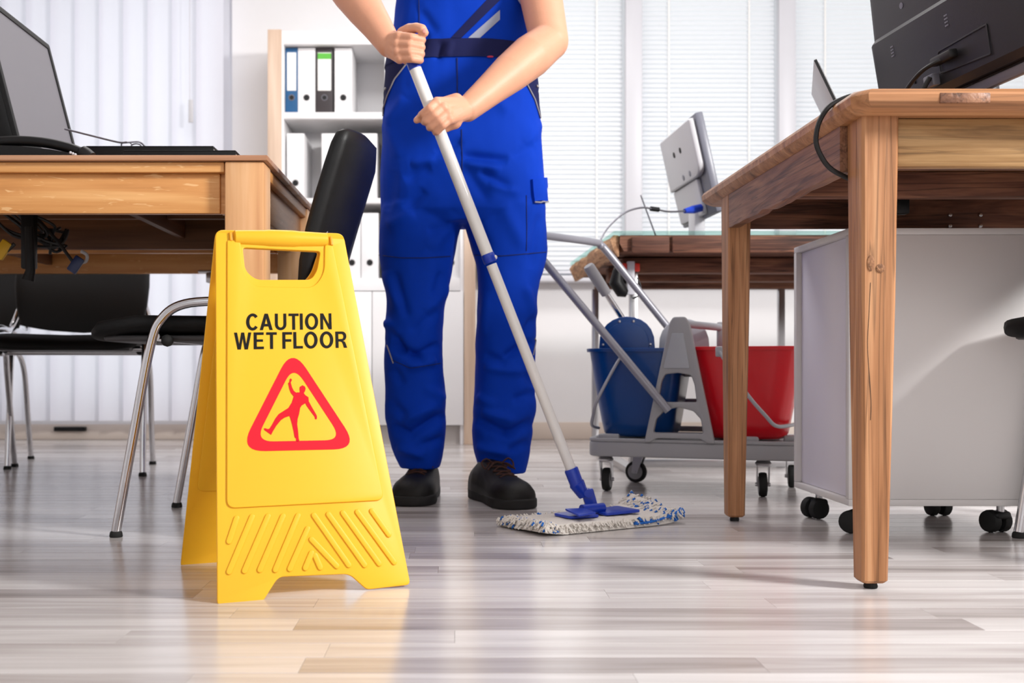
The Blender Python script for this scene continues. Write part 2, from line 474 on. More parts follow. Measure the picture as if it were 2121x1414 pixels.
def floor_mat():
    m = bpy.data.materials.new('whitewashed_laminate'); m.use_nodes = True
    nt = m.node_tree; b = nt.nodes['Principled BSDF']; L = nt.links.new
    geo = nt.nodes.new('ShaderNodeNewGeometry'); oi = nt.nodes.new('ShaderNodeObjectInfo')
    add = nt.nodes.new('ShaderNodeMath'); add.operation = 'ADD'
    L(oi.outputs['Random'], add.inputs[0]); L(geo.outputs['Random Per Island'], add.inputs[1])
    fr = nt.nodes.new('ShaderNodeMath'); fr.operation = 'FRACT'; L(add.outputs[0], fr.inputs[0])
    off = nt.nodes.new('ShaderNodeVectorMath'); off.operation = 'MULTIPLY_ADD'
    cmb = nt.nodes.new('ShaderNodeCombineXYZ'); 
    for k in range(3): L(fr.outputs[0], cmb.inputs[k])
    off.inputs[1].default_value = (37, 53, 0)
    L(cmb.outputs[0], off.inputs[0]); L(geo.outputs['Position'], off.inputs[2])
    mp = nt.nodes.new('ShaderNodeMapping'); mp.inputs['Scale'].default_value = (1.3, 22, 1); L(off.outputs[0], mp.inputs['Vector'])
    n = nt.nodes.new('ShaderNodeTexNoise'); n.inputs['Scale'].default_value = 1.0; n.inputs['Detail'].default_value = 5; n.inputs['Distortion'].default_value = 0.9
    L(mp.outputs[0], n.inputs['Vector'])
    mp2 = nt.nodes.new('ShaderNodeMapping'); mp2.inputs['Scale'].default_value = (4, 160, 1); L(off.outputs[0], mp2.inputs['Vector'])
    n2 = nt.nodes.new('ShaderNodeTexNoise'); n2.inputs['Scale'].default_value = 1.0; n2.inputs['Detail'].default_value = 3
    L(mp2.outputs[0], n2.inputs['Vector'])
    s1 = nt.nodes.new('ShaderNodeMath'); s1.operation = 'MULTIPLY_ADD'; s1.inputs[1].default_value = 0.25
    L(n2.outputs[0], s1.inputs[0]); L(n.outputs[0], s1.inputs[2])
    s2 = nt.nodes.new('ShaderNodeMath'); s2.operation = 'MULTIPLY_ADD'; s2.inputs[1].default_value = 0.42
    L(fr.outputs[0], s2.inputs[0]); L(s1.outputs[0], s2.inputs[2])
    mr = nt.nodes.new('ShaderNodeMapRange'); mr.inputs[1].default_value = 0.45; mr.inputs[2].default_value = 1.2
    L(s2.outputs[0], mr.inputs[0])
    r = ramp(nt, [(0.0, rgb(144, 135, 133)), (0.35, rgb(178, 171, 169)), (0.7, rgb(203, 198, 197)), (1.0, rgb(216, 212, 211))])
    L(mr.outputs[0], r.inputs[0]); L(r.outputs[0], b.inputs['Base Color'])
    b.inputs['Roughness'].default_value = 0.2
    b.inputs['Specular IOR Level'].default_value = 0.6
    bp = nt.nodes.new('ShaderNodeBump'); bp.inputs['Strength'].default_value = 0.03; bp.inputs['Distance'].default_value = 0.001
    L(n2.outputs[0], bp.inputs['Height']); L(bp.outputs[0], b.inputs['Normal'])
    return m
M['floor'] = floor_mat()
M['floor_base'] = mat('floor_joint', rgb(120, 108, 104), 0.6)

# ================================================================ the setting
X0, X1, Y0, Y1, ZC = -3.1, 3.7, -1.3, 5.30, 2.62
fl = struct(MB().box(X0, X1, Y0, Y1, -0.06, -0.0035).build('floor', M['floor_base']))
ROW = 0.066
plank_me = {}
field = MB()
rr = random.Random(11)
def plank_mesh():
    me = bpy.data.meshes.new('plank')
    c = 0.0006; w = ROW / 2 - 0.00025; h = 0.0
    vs = []
    for x in (-0.5, 0.5):
        vs += [(x, -w, -0.0045), (x, -w, h - c), (x, -w + c, h), (x, w - c, h), (x, w, h - c), (x, w, -0.0045)]
    fs = [(0, 6, 7, 1), (1, 7, 8, 2), (2, 8, 9, 3), (3, 9, 10, 4), (4, 10, 11, 5), (5, 11, 6, 0), (0, 1, 2, 3, 4, 5), (11, 10, 9, 8, 7, 6)]
    me.from_pydata(vs, [], fs); me.materials.append(M['floor'])
    bm = bmesh.new(); bm.from_mesh(me); bmesh.ops.recalc_face_normals(bm, faces=bm.faces); bm.to_mesh(me); bm.free()
    return me
PM = plank_mesh()
pv = [v.co.copy() for v in PM.vertices]; pf = [tuple(p.vertices) for p in PM.polygons]
y = Y0 + ROW / 2
n_planks = 0
while y < Y1:
    x = X0 - rr.random() * 0.8
    lo, hi = (-CX) * y / F - 0.1, (2121 - CX) * y / F + 0.1
    while x < X1:
        ln = 0.42 + rr.random() * 0.62
        a, b_ = max(x, X0), min(x + ln, X1)
        if b_ - a > 0.02:
            near = 1.05 < y < 3.3 and b_ > lo and a < hi
            if near and n_planks < 290:
                o = bpy.data.objects.new('plank', PM); COL.objects.link(o)
                o.parent = fl; o.location = ((a + b_) / 2, y, 0); o.scale = (b_ - a - 0.0004, 1, 1)
                n_planks += 1
            else:
                Mx = Matrix.Translation(((a + b_) / 2, y, 0)) @ Matrix.Diagonal((b_ - a - 0.0004, 1, 1, 1))
                field.add(pv, pf, Mx)
        x += ln
    y += ROW
fo = field.build('plank_field', M['floor'], fl, smooth=False); fo['kind'] = 'stuff'

YW = 5.25   # inner face of the back wall
# wall: openings behind the vertical blinds (left) and behind the venetian blinds (right)
SILL, HEAD = 0.80, 2.40
w = MB()
w.box(X0, -2.95, YW, YW + 0.2, 0, ZC)
w.box(-2.95, -1.12, YW, YW + 0.2, 0, 0.16)
w.box(-2.95, -1.12, YW, YW + 0.2, HEAD, ZC)
w.box(-1.12, 0.10, YW, YW + 0.2, 0, ZC)
w.box(0.10, 3.30, YW, YW + 0.2, 0, SILL)
w.box(0.10, 3.30, YW, YW + 0.2, HEAD, ZC)
w.box(3.30, X1, YW, YW + 0.2, 0, ZC)
struct(w.build('wall_back', M['wall'], smooth=False))
struct(MB().box(X0 - 0.1, X0, Y0, YW + 0.2, 0, ZC).build('wall_left', M['wall'], smooth=False))
struct(MB().box(X1, X1 + 0.1, Y0, YW + 0.2, 0, ZC).build('wall_right', M['wall'], smooth=False))
# unseen wall added behind the camera; its opening shapes the fill light
struct(MB().box(X0 - 0.1, -1.6, Y0 - 0.2, Y0, 0, ZC).box(2.3, X1 + 0.1, Y0 - 0.2, Y0, 0, ZC).box(-1.6, 2.3, Y0 - 0.2, Y0, 0, 0.95).box(-1.6, 2.3, Y0 - 0.2, Y0, 2.42, ZC).build('light_shaping_wall', M['wall'], smooth=False))
struct(MB().box(X0 - 0.1, X1 + 0.1, Y0, YW + 0.2, ZC, ZC + 0.1).build('ceiling', M['wall'], smooth=False))
struct(MB().box(X0, -0.90, YW - 0.018, YW, 0, 0.075, 0.004).box(0.10, X1, YW - 0.018, YW, 0, 0.085, 0.004).build('baseboard_back', M['skirting']))

# windows: frame with panes
def window(n, x0, x1, z0, z1, cuts):
    y0, y1 = YW + 0.02, YW + 0.09
    fw = 0.05
    f = MB()
    f.box(x0, x1, y0, y1, z0, z0 + fw, 0.004).box(x0, x1, y0, y1, z1 - fw, z1, 0.004)
    xs = [x0] + cuts + [x1]
    f.box(x0, x0 + fw, y0, y1, z0 + fw, z1 - fw).box(x1 - fw, x1, y0, y1, z0 + fw, z1 - fw)
    for c in cuts: f.box(c - fw / 2, c + fw / 2, y0, y1, z0 + fw, z1 - fw)
    o = struct(f.build('window_%d' % n, M['pvc']))
    for i in range(len(xs) - 1):
        MB().box(xs[i] + 0.03, xs[i + 1] - 0.03, y0 + 0.03, y0 + 0.036, z0 + 0.03, z1 - 0.03).build('pane', M['pane'], o, smooth=False)
    return o
window(1, 0.10, 3.30, SILL, HEAD, [0.849, 1.592, 2.42])
window(2, -2.95, -1.12, 0.16, HEAD, [-2.05])
# white posts between the venetian blinds, and the sill under them
posts = [(0.10, 0.146), (0.808, 0.890), (1.550, 1.634), (2.380, 2.460), (3.20, 3.30)]
for i, (a, b_) in enumerate(posts):
    struct(MB().box(a, b_, YW - 0.11, YW + 0.02, SILL, HEAD, 0.006).build('trim_%d' % (i + 1), M['pvc']))
struct(MB().box(0.10, 3.30, YW - 0.12, YW + 0.02, SILL - 0.03, SILL, 0.006).build('trim_6', M['pvc']))

# venetian blinds, every slat a part
blind_words = ['white venetian blind behind the worker\'s bare left elbow', 'white venetian blind behind the silver-backed monitor',
               'white venetian blind behind the grey laptop lid', 'white venetian blind hidden mostly behind the large black monitor']
for i in range(4):
    a, b_ = posts[i][1] + 0.004, posts[i + 1][0] - 0.004
    t = thing('venetian_blind', blind_words[i], 'window blind', ((a + b_) / 2, YW - 0.06, SILL + 0.02), 'venetian blinds in the window wall')
    MB().box(a, b_, YW - 0.08, YW - 0.045, HEAD - 0.04, HEAD - 0.005, 0.003).build('head_rail', M['pvc'], t)
    MB().box(a, b_, YW - 0.074, YW - 0.05, SILL + 0.012, SILL + 0.026, 0.003).build('bottom_rail', M['pvc'], t)
    for q in (0.2, 0.8):
        xq = a + (b_ - a) * q
        MB().box(xq - 0.004, xq + 0.004, YW - 0.0755, YW - 0.0745, SILL + 0.02, HEAD - 0.03).build('ladder_tape', M['paper'], t, smooth=False)
    # one curved slat, tilted almost shut
    wv = 0.0320; ang = math.radians(58); sl = MB()
    sec = []
    for k in range(5):
        s_ = (k / 4 - 0.5) * wv; bow = 0.0022 * (1 - (2 * k / 4 - 1) ** 2)
        sec.append((s_ * math.cos(ang) - bow * math.sin(ang), s_ * math.sin(ang) + bow * math.cos(ang)))
    th = 0.0005
    ring = [(p[0], p[1]) for p in sec] + [(p[0], p[1] - th) for p in reversed(sec)]
    sl.loft([[(xx, p[0], p[1]) for p in ring] for xx in (-(b_ - a) / 2 + 0.003, (b_ - a) / 2 - 0.003)])
    proto = None
    z = SILL + 0.045
    while z < HEAD - 0.05:
        if proto is None:
            proto = sl.build('slat', M['slat'], None, sharp=60)
            o = proto
        else:
            o = bpy.data.objects.new('slat', proto.data); COL.objects.link(o)
        o.parent = t; o.location = (0, 0, z - (SILL + 0.02))
        z += 0.0234
# vertical blind on the left: every vane a part
t = thing('vertical_blind', 'tall white vertical blind of wide fabric vanes at the left', 'window blind', (-2.0, 5.08, 0.1))
MB().box(-2.98, -1.06, 5.05, 5.11, 2.42, 2.46, 0.004).build('head_rail', M['pvc'], t)
MB().box(-2.98, -1.06, 5.11, 5.25, 2.43, 2.45).build('bracket', M['pvc'], t)
sl = MB(); ring_f = []; N = 8; wv = 0.127
for k in range(N + 1):
    s_ = (k / N - 0.5) * wv
    ring_f.append((s_, 0.010 * math.cos(math.pi * (k / N - 0.5) * 1.0)))
th = 0.0006
ring = ring_f + [(p[0], p[1] + th) for p in reversed(ring_f)]
sl.loft([[(p[0], p[1], zz) for p in ring] for zz in (0.0, 2.32)])
proto = None
x = -2.93; k = 0
while x < -1.08:
    if proto is None:
        proto = sl.build('vane', M['vslat'], None, sharp=60); o = proto
    else:
        o = bpy.data.objects.new('vane', proto.data); COL.objects.link(o)
    o.parent = t; o.location = (x + 2.0, 0, 0.0)
    o.rotation_euler = (0, 0, math.radians(13 + 3 * math.sin(k * 1.7)))
    x += 0.116; k += 1
o = MB().box(-0.011, 0.011, -0.004, 0.004, -0.055, 0.055, 0.003).build('cord_weight', M['mon_silver'], None)
o.parent = t; o.location = (P(393, 228, 5.0).x + 2.0, -0.06, P(393, 228, 5.0).z - 0.1)
MB().tube([P(393, 205, 5.02), P(393, -90, 5.02)], 0.002, 6).build('control_cord', M['pvc'], t)
# small black strip on the skirting under that blind
a = P(110, 893, 5.2); b_ = P(175, 884, 5.2)
o = MB().box(a.x, b_.x, 5.205, 5.232, a.z, b_.z, 0.003).box(a.x + 0.02, b_.x - 0.02, 5.20, 5.206, a.z + 0.004, b_.z - 0.004, 0.001).build('black_strip', M['black'])
tag(o, 'small flat black strip on the skirting below the vertical blind', 'strip')

# ================================================================ bookcase with binders
SY = 4.90
def zx(y): return H + (CY - y) * SY / F
def xx(x): return (x - CX) * SY / F
t = thing('bookcase', 'tall white bookcase in a pale wood frame against the back wall', 'bookcase', ((xx(555) + xx(985)) / 2, SY, 0))
MB().box(xx(555), xx(583), SY - 0.01, 5.23, 0, zx(62), 0.002).build('side_panel', M['frame_wood'], t)
MB().box(xx(961), xx(985), SY - 0.01, 5.23, 0, zx(62), 0.002).build('side_panel', M['frame_wood'], t)
L_, R_ = xx(583), xx(961)
MB().box(L_, L_ + 0.010, SY, 5.23, 0.0, zx(64), 0.001).box(R_ - 0.018, R_, SY, 5.23, 0.0, zx(64), 0.001).build('inner_side', M['white'], t)
MB().box(L_ + 0.010, R_ - 0.018, 5.205, 5.22, 0.08, zx(64)).build('back_panel', M['white'], t)
MB().box(L_ + 0.010, R_ - 0.018, SY, 5.205, zx(92), zx(64), 0.002).build('top_board', M['white'], t)
XD = xx(801)
for (ya, yb) in ((246, 232), (421, 410), (602, 576)):
    MB().box(L_ + 0.010, R_ - 0.018, SY + 0.002, 5.205, zx(ya), zx(yb), 0.002).build('shelf_board', M['white'], t)
for (ya, yb) in ((232, 92), (410, 246), (576, 421)):
    MB().box(XD - 0.009, XD + 0.009, SY + 0.004, 5.205, zx(ya), zx(yb)).build('divider', M['white'], t)
MB().box(L_, R_, SY + 0.03, 5.20, 0, zx(882)).build('plinth', mat('plinth_grey', rgb(196, 190, 186), 0.5), t)
XM = xx(771)
MB().box(L_ + 0.003, XM - 0.0015, SY - 0.016, SY - 0.0005, zx(880), zx(604), 0.002).build('door', M['white'], t)
MB().box(XM + 0.0015, R_ - 0.003, SY - 0.016, SY - 0.0005, zx(880), zx(604), 0.002).build('door', M['white'], t)

def binder(m, wd, hg, label_m=None, green=False, dark_ring=False, hole=True, lab_h=(0.35, 0.93)):
    """lever arch file standing at the origin, spine to -y"""
    t = thing('ring_binder', '', 'binder', group='lever arch binders in the white bookcase')
    dp = 0.275
    b_ = MB()
    b_.box(-wd / 2, wd / 2, 0, 0.004, 0, hg, 0.0015)
    b_.box(-wd / 2, -wd / 2 + 0.003, 0, dp, 0, hg, 0.0008).box(wd / 2 - 0.003, wd / 2, 0, dp, 0, hg, 0.0008)
    b_.build('cover', m, t)
    MB().box(-wd / 2 + 0.006, wd / 2 - 0.006, 0.03, dp - 0.01, 0.004, hg - 0.012).build('pages', M['paper'], t, smooth=False)
    if label_m:
        MB().box(-wd / 2 + 0.009, wd / 2 - 0.009, -0.0012, 0.0002, hg * lab_h[0], hg * lab_h[1], 0.0004).build('spine_label', label_m, t)
    if green:
        MB().box(-wd / 2 + 0.009, wd / 2 - 0.009, -0.002, -0.001, hg * 0.83, hg * 0.92).build('green_stripe', M['green'], t, smooth=False)
    if hole:
        R = Matrix.Translation((0, -0.0008, hg * 0.245)) @ Matrix.Rotation(math.pi / 2, 4, 'X')
        g = MB().lathe([(0.0145, -0.001), (0.0145, 0.0012), (0.011, 0.0012), (0.011, -0.001)], 20, R, caps=False)
        g.build('ring_rim', M['hole'] if not dark_ring else M['wire'], t)
        MB().lathe([(0.0105, -0.0008), (0.0105, 0.0008)], 18, R).build('finger_hole', M['hole'], t)
    return t
zt = zx(232) + 0.001; z2 = zx(410) + 0.001; z3 = zx(576) + 0.001
BY = SY + 0.035
def bx(x0, x1): return (x0 + x1) / 2, (x1 - x0) / F * BY
def px_at(x, d): return (x - CX) * d / F
def put(b_, x, z, label): place(b_, (px_at(x, BY), BY, z), 0, label)
HG = 0.305
put(binder(M['binder_blue'], 0.060, HG, M['paper'], dark_ring=True), 604, zt, 'blue binder with white spine label on the top shelf')
wproto = binder(M['binder_white'], 0.080, HG)
put(wproto, 635, zt, 'white binder between the blue and the black binder')
put(binder(M['binder_black'], 0.080, HG, M['paper'], green=True, dark_ring=True), 672, zt, 'black binder with green-topped label on the top shelf')
put(copy_tree(wproto), 711, zt, 'white binder right of the black binder on the top shelf')
put(copy_tree(wproto), 612, z2, 'white binder standing alone at the left of the middle shelf')
put(copy_tree(wproto), 684, z2, 'white binder, first of three together on the middle shelf')
wl = binder(M['binder_white'], 0.080, HG, mat('pale_label', rgb(226, 226, 234), 0.7), lab_h=(0.72, 0.84))
put(wl, 724, z2, 'white binder with a pale label, second of three on the middle shelf')
put(copy_tree(wproto), 763, z2, 'white binder, third of three on the middle shelf by the worker')
put(copy_tree(wproto), 729, z3, 'white binder on the lower shelf directly behind the chair back')
put(copy_tree(wproto), 766, z3, 'white binder on the lower shelf between chair back and worker')
put(copy_tree(wproto), 935, z3, 'white binder on the lower shelf seen between the worker\'s legs')

# ================================================================ left desks
def light_desk(name, label, x0, x1, y0, y1, first):
    t = thing(name, label, 'desk', ((x0 + x1) / 2, (y0 + y1) / 2, 0), 'light oak desks on the left')
    # top of glued boards
    nb = 5
    for k in range(nb):
        a = y0 + (y1 - y0) * k / nb; b_ = y0 + (y1 - y0) * (k + 1) / nb
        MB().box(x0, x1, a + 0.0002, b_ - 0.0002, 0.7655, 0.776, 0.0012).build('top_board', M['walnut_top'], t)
    lg = 0.079
    for (lx, ly) in ((x1 - 0.008 - lg, y0 + 0.006), (x1 - 0.008 - lg, y1 - 0.006 - lg), (x0 + 0.008, y0 + 0.006), (x0 + 0.008, y1 - 0.006 - lg)):
        MB().box(lx, lx + lg, ly, ly + lg, 0.0, 0.7645, 0.004).build('leg', M['beech_z'], t)
    ax0, ax1 = x0 + 0.008 + lg, x1 - 0.008 - lg - 0.002
    for (ya, sgn) in ((y0 + 0.012, 1), (y1 - 0.012, -1)):
        f0, f1 = sorted((ya, ya + sgn * 0.03)); g0, g1 = sorted((ya + sgn * 0.014, ya + sgn * 0.036))
        MB().box(ax0, ax1, f0, f1, 0.7435, 0.7645, 0.003).build('top_rail', M['oak_x'], t)
        MB().box(ax0, ax1 - 0.012, g0, g1, 0.6625, 0.7435, 0.002).build('apron', M['oak_x'] if (sgn > 0 or not first) else M['under_x'], t)  # front desk's rear apron takes the shade-darkened tone
        MB().box(ax1 - 0.0115, ax1, g0 + 0.008, g1 + 0.008, 0.6625, 0.7435).build('spacer', M['oak_x'], t)
    ay0, ay1 = y0 + 0.006 + lg, y1 - 0.006 - lg
    for (xa, sgn) in ((x1 - 0.012, -1), (x0 + 0.012, 1)):
        f0, f1 = sorted((xa, xa + sgn * 0.03)); g0, g1 = sorted((xa + sgn * 0.014, xa + sgn * 0.036))
        MB().box(f0, f1, ay0, ay1, 0.7405, 0.7645, 0.003).build('top_rail', M['oak_y'], t)
        MB().box(g0, g1, ay0, ay1, 0.6625, 0.7405, 0.002).build('apron', M['oak_y'], t)
    # stiffeners below the top
    for xb in (-0.728, -1.35):
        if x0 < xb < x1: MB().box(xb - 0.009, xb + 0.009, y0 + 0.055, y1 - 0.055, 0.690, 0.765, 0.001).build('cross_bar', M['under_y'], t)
    for k in (0.36, 0.66):
        yy = y0 + (y1 - y0) * k
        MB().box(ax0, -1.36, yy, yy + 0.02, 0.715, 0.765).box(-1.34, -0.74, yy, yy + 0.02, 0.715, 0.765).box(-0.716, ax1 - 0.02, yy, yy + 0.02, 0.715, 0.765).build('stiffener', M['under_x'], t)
    return t
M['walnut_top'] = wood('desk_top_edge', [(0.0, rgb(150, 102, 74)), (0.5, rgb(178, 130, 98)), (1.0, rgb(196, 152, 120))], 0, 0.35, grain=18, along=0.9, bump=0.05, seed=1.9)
UND_SHADE = [(0.0, rgb(82, 50, 30)), (0.5, rgb(112, 74, 46)), (1.0, rgb(138, 96, 64))]  # darker wood, with shade under the desk partly put into the colour
for ax, nm in enumerate('xy'): M['under_' + nm] = wood('desk_underframe_shade_' + nm, UND_SHADE, ax, 0.55, grain=14, along=1.0, bump=0.06, seed=4.4 + ax)
light_desk('office_desk', 'light oak desk at the left carrying the monitor and phone', -2.30, -0.385, 2.135, 2.85, True)
light_desk('office_desk', 'oak desk standing behind the front left desk, mostly hidden', -2.30, -0.40, 2.87, 3.56, False)
# metal levelling bracket under the rear desk
o = MB().box(-0.83, -0.75, 3.38, 3.40, 0.652, 0.6615, 0.002).box(-0.80, -0.765, 3.36, 3.42, 0.62, 0.652, 0.003).tube([(-0.782, 3.39, 0.62), (-0.782, 3.39, 0.595)], 0.008, 10).build('metal_bracket', M['steel'])
tag(o, 'small steel bracket fixed under the rear oak desk beside the yellow sign', 'bracket')

# ---------------------------------------------------------------- visitor chair
def chair(label):
    """stackable visitor chair, front towards -y"""
    t = thing('visitor_chair', label, 'chair', group='black visitor chairs with chrome legs')
    # padded seat with a waterfall front
    rings = []
    prof = [(-0.250, 0.428, 0.018), (-0.243, 0.440, 0.034), (-0.222, 0.453, 0.046), (-0.15, 0.466, 0.048), (0.0, 0.464, 0.045), (0.12, 0.459, 0.043), (0.195, 0.459, 0.040), (0.215, 0.454, 0.022)]
    for (yy, zt_, th) in prof:
        k = 0.66 if yy in (-0.250, 0.215) else (0.86 if yy == -0.243 else 1.0)
        hw = 0.222 * k; r = []
        for j in range(24):
            a = 2 * math.pi * j / 24
            c, s = math.cos(a), math.sin(a)
            e = 0.35
            px_ = hw * math.copysign(abs(c) ** e, c); pz_ = th / 2 * math.copysign(abs(s) ** 0.6, s)
            dish = 0.010 * (1 - (px_ / 0.222) ** 2) if s > 0 else 0.0
            r.append((px_, yy, zt_ - th / 2 + pz_ - dish))
        rings.append(r)
    MB().loft(rings).build('seat', M['seat_black'], t, sharp=60)
    # thin shell under the seat
    MB().box(-0.20, 0.20, -0.215, 0.18, 0.4045, 0.4175, 0.006).build('seat_shell', mat('seat_shell_grey', rgb(52, 50, 52), 0.5), t)
    # back pad
    rings = []
    for k, u in enumerate((0.0, 0.06, 0.2, 0.4, 0.6, 0.8, 0.92, 0.98, 1.0)):
        zz = 0.505 + u * 0.340
        yc = 0.228 + u * 0.075 + 0.02 * u * u
        hw = 0.228 * (0.90 + 0.10 * math.sin(math.pi * min(u * 1.3, 0.5))) * (0.93 if k == 8 else (0.99 if k == 7 else 1))
        thk = [0.014, 0.020, 0.025, 0.027, 0.028, 0.028, 0.027, 0.022, 0.012][k]
        r = []
        for j in range(28):
            a = 2 * math.pi * j / 28
            c, s = math.cos(a), math.sin(a)
            px_ = hw * math.copysign(abs(c) ** 0.42, c); py_ = thk * math.copysign(abs(s) ** 0.55, s)
            curve = -0.035 * (px_ / 0.228) ** 2
            sc = -0.030 * (1 - (px_ / 0.228) ** 2) if k == 0 else (-0.026 * (1 - (px_ / 0.228) ** 2) if k == 1 else (0.012 * (1 - (px_ / 0.228) ** 2) if k >= 7 else 0))
            r.append((px_, yc + py_ + curve, zz + sc))
        rings.append(r)
    MB().loft(rings).build('backrest', M['leather'], t, sharp=60)
    MB().tube(cr([(-0.15, 0.2475, 0.70), (0, 0.2615, 0.695), (0.15, 0.2475, 0.70)], 6), 0.003, 8).build('back_seam', M['rubber'], t)
    for s in (-1, 1):
        x = 0.236 * s
        fr = cr([(x, -0.176, 0.012), (x, -0.140, 0.21), (x, -0.105, 0.395), (x, -0.080, 0.452), (x, -0.035, 0.480), (x, 0.05, 0.486), (x, 0.14, 0.482), (x, 0.20, 0.492), (x * 0.94, 0.235, 0.540), (x * 0.80, 0.248, 0.65), (x * 0.76, 0.254, 0.70)], 6)
        MB().tube(fr, 0.0098, 14).build('frame_tube', M['chrome'], t)
        rl = cr([(x * 0.93, 0.02, 0.408), (x * 0.97, 0.08, 0.395), (x, 0.135, 0.33), (x, 0.20, 0.17), (x, 0.265, 0.010)], 6)
        MB().tube(rl, 0.0098, 14).build('rear_leg', M['chrome'], t)
        for (yy) in (-0.176, 0.265):
            MB().lathe([(0.0125, 0.0), (0.0135, 0.002), (0.0125, 0.009), (0.0108, 0.012)], 14, Matrix.Translation((x, yy, 0))).build('foot_cap', M['rubber'], t)
        MB().ball((x * 0.93, -0.075, 0.405), 0.013, 10).build('knob', M['rubber'], t)
    MB().tube([(-0.236, -0.095, 0.413), (0.236, -0.095, 0.413)], 0.009, 12).build('cross_tube', M['chrome'], t)
    MB().tube([(-0.22, 0.04, 0.402), (0.22, 0.04, 0.402)], 0.009, 12).build('cross_tube', M['chrome'], t)
    return t
c0 = chair('black padded visitor chair behind the yellow sign, facing left')
place(c0, (-0.530, 2.425, 0), math.radians(-90))
c1 = copy_tree(c0)
place(c1, (-1.29, 3.56, 0), math.radians(12), 'black visitor chair under the rear oak desk, its back to the blinds')
c2 = copy_tree(c0)
place(c2, (-1.826, 3.79, 0), math.radians(12), 'black visitor chair cut off by the left edge of the photo')
c3 = copy_tree(c0)
place(c3, (1.363, 1.976, 0), math.radians(-80), 'black visitor chair cut off at the right beside the mobile cabinet')

# ---------------------------------------------------------------- things on the left desk
def panel_frame(top_near, top_far, bot_near):
    a = Vector(top_near); ex = (Vector(top_far) - a).normalized()
    ez = (a - Vector(bot_near)).normalized(); ey = ez.cross(ex)
    return a, ex, ez, ey
# monitor seen from the front at a steep angle, screen towards +x
top_near, top_far, bot_near = (-1.019, 2.250, 1.150), (-1.019, 2.633, 1.150), (-0.933, 2.250, 0.818)
a, ex, ez, ey = panel_frame(top_near, top_far, bot_near)
n = Vector((ez.z, 0, -ez.x))           # screen normal, +x
W_, H_ = 0.383, 0.341
Fm = frame(Vector(bot_near), ex, ez, n)
t = thing('monitor', 'flat monitor with grey screen and black bezel on the left desk', 'monitor', (-1.0, 2.44, 0.776))
MB().box(0, W_, 0, H_, -0.035, -0.004, 0.006, M=Fm).build('housing', M['black'], t)
bz = plate(round_poly([(0, 0), (W_, 0), (W_, H_), (0, H_)], 0.008), [[(0.014, 0.024), (0.014, H_ - 0.014), (W_ - 0.014, H_ - 0.014), (W_ - 0.014, 0.024)]], 0.010, 0.001)
MB().add(bz[0], bz[1], Fm @ Matrix.Translation((0, 0, -0.006))).build('bezel', M['black'], t)
MB().box(0.012, W_ - 0.012, 0.022, H_ - 0.012, -0.004, 0.001, M=Fm).build('screen', M['screen'], t, smooth=False)
MB().tube([(-1.020, 2.44, 0.795), (-1.000, 2.44, 0.92)], 0.02, 14).build('neck', M['black'], t)
MB().lathe([(0.10, 0.777), (0.10, 0.785), (0.09, 0.79), (0.03, 0.80)], 28, Matrix.Translation((-1.05, 2.44, 0))).build('stand_base', M['black'], t)

# desk telephone with its handset on top, near the front edge
t = thing('desk_phone', 'black desk telephone with curved handset at the front of the left desk', 'telephone', (-1.0, 2.24, 0.776))
yk = 2.185
def pz(x, y, d=yk): q = P(x, y, d); return (q.x, q.z)
TZ = 0.7765
body = [pz(-120, 322), (pz(-120, 322)[0], TZ), (pz(160, 322)[0], TZ), pz(158, 322), pz(120, 316), pz(40, 306), pz(-120, 302)]
body = [(pz(-120, 0)[0], TZ), (pz(165, 0)[0], TZ), pz(165, 330), pz(150, 320), pz(110, 313), pz(40, 306), pz(-120, 300)]
Fx = frame((0, 0, 0), (1, 0, 0), (0, 0, 1), (0, 1, 0))
MB().prism(body, yk - 0.02, yk + 0.050, Fx).build('phone_body', M['black'], t)
hp = [P(-90, 318, yk), P(-40, 300, yk), P(30, 293, yk), P(90, 296, yk), P(140, 306, yk), P(172, 318, yk), P(188, 330, yk)]
hp = cr([(p.x, yk - 0.005, p.z) for p in hp], 5)
MB().tube(hp, [0.020 if (i < 6 or i > len(hp) - 7) else 0.013 for i in range(len(hp))], 14, flat=0.8).build('handset', M['black'], t)
for k in range(3):
    q = P(146 + 5 * k, 316 + 2 * k, yk - 0.03)
    MB().ball(q, 0.003, 8).build('button', M['mon_silver'], t)

# two black folders lying on the desk
def folder(x0, x1, ytop, d, label):
    q0, q1 = P(x0, ytop, d), P(x1, ytop, d)
    t = thing('document_folder', label, 'folder', ((q0.x + q1.x) / 2, d + 0.12, 0.776), 'black folders lying on the left desk')
    z0, z1 = 0.7765, q0.z
    MB().box(q0.x, q1.x, d, d + 0.23, z1 - 0.003, z1, 0.001).box(q0.x, q1.x, d, d + 0.23, z0, z0 + 0.003, 0.001).box(q0.x, q1.x, d, d + 0.004, z0, z1, 0.001).build('cover', M['black'], t)
    MB().box(q0.x + 0.01, q1.x - 0.004, d + 0.005, d + 0.22, z0 + 0.0035, z1 - 0.0035).build('pages', M['paper'], t, smooth=False)
    return t
folder(255, 488, 311, 2.17, 'low black folder lying at the front right of the left desk')
folder(178, 442, 302, 2.42, 'thicker black folder lying behind the low black one')
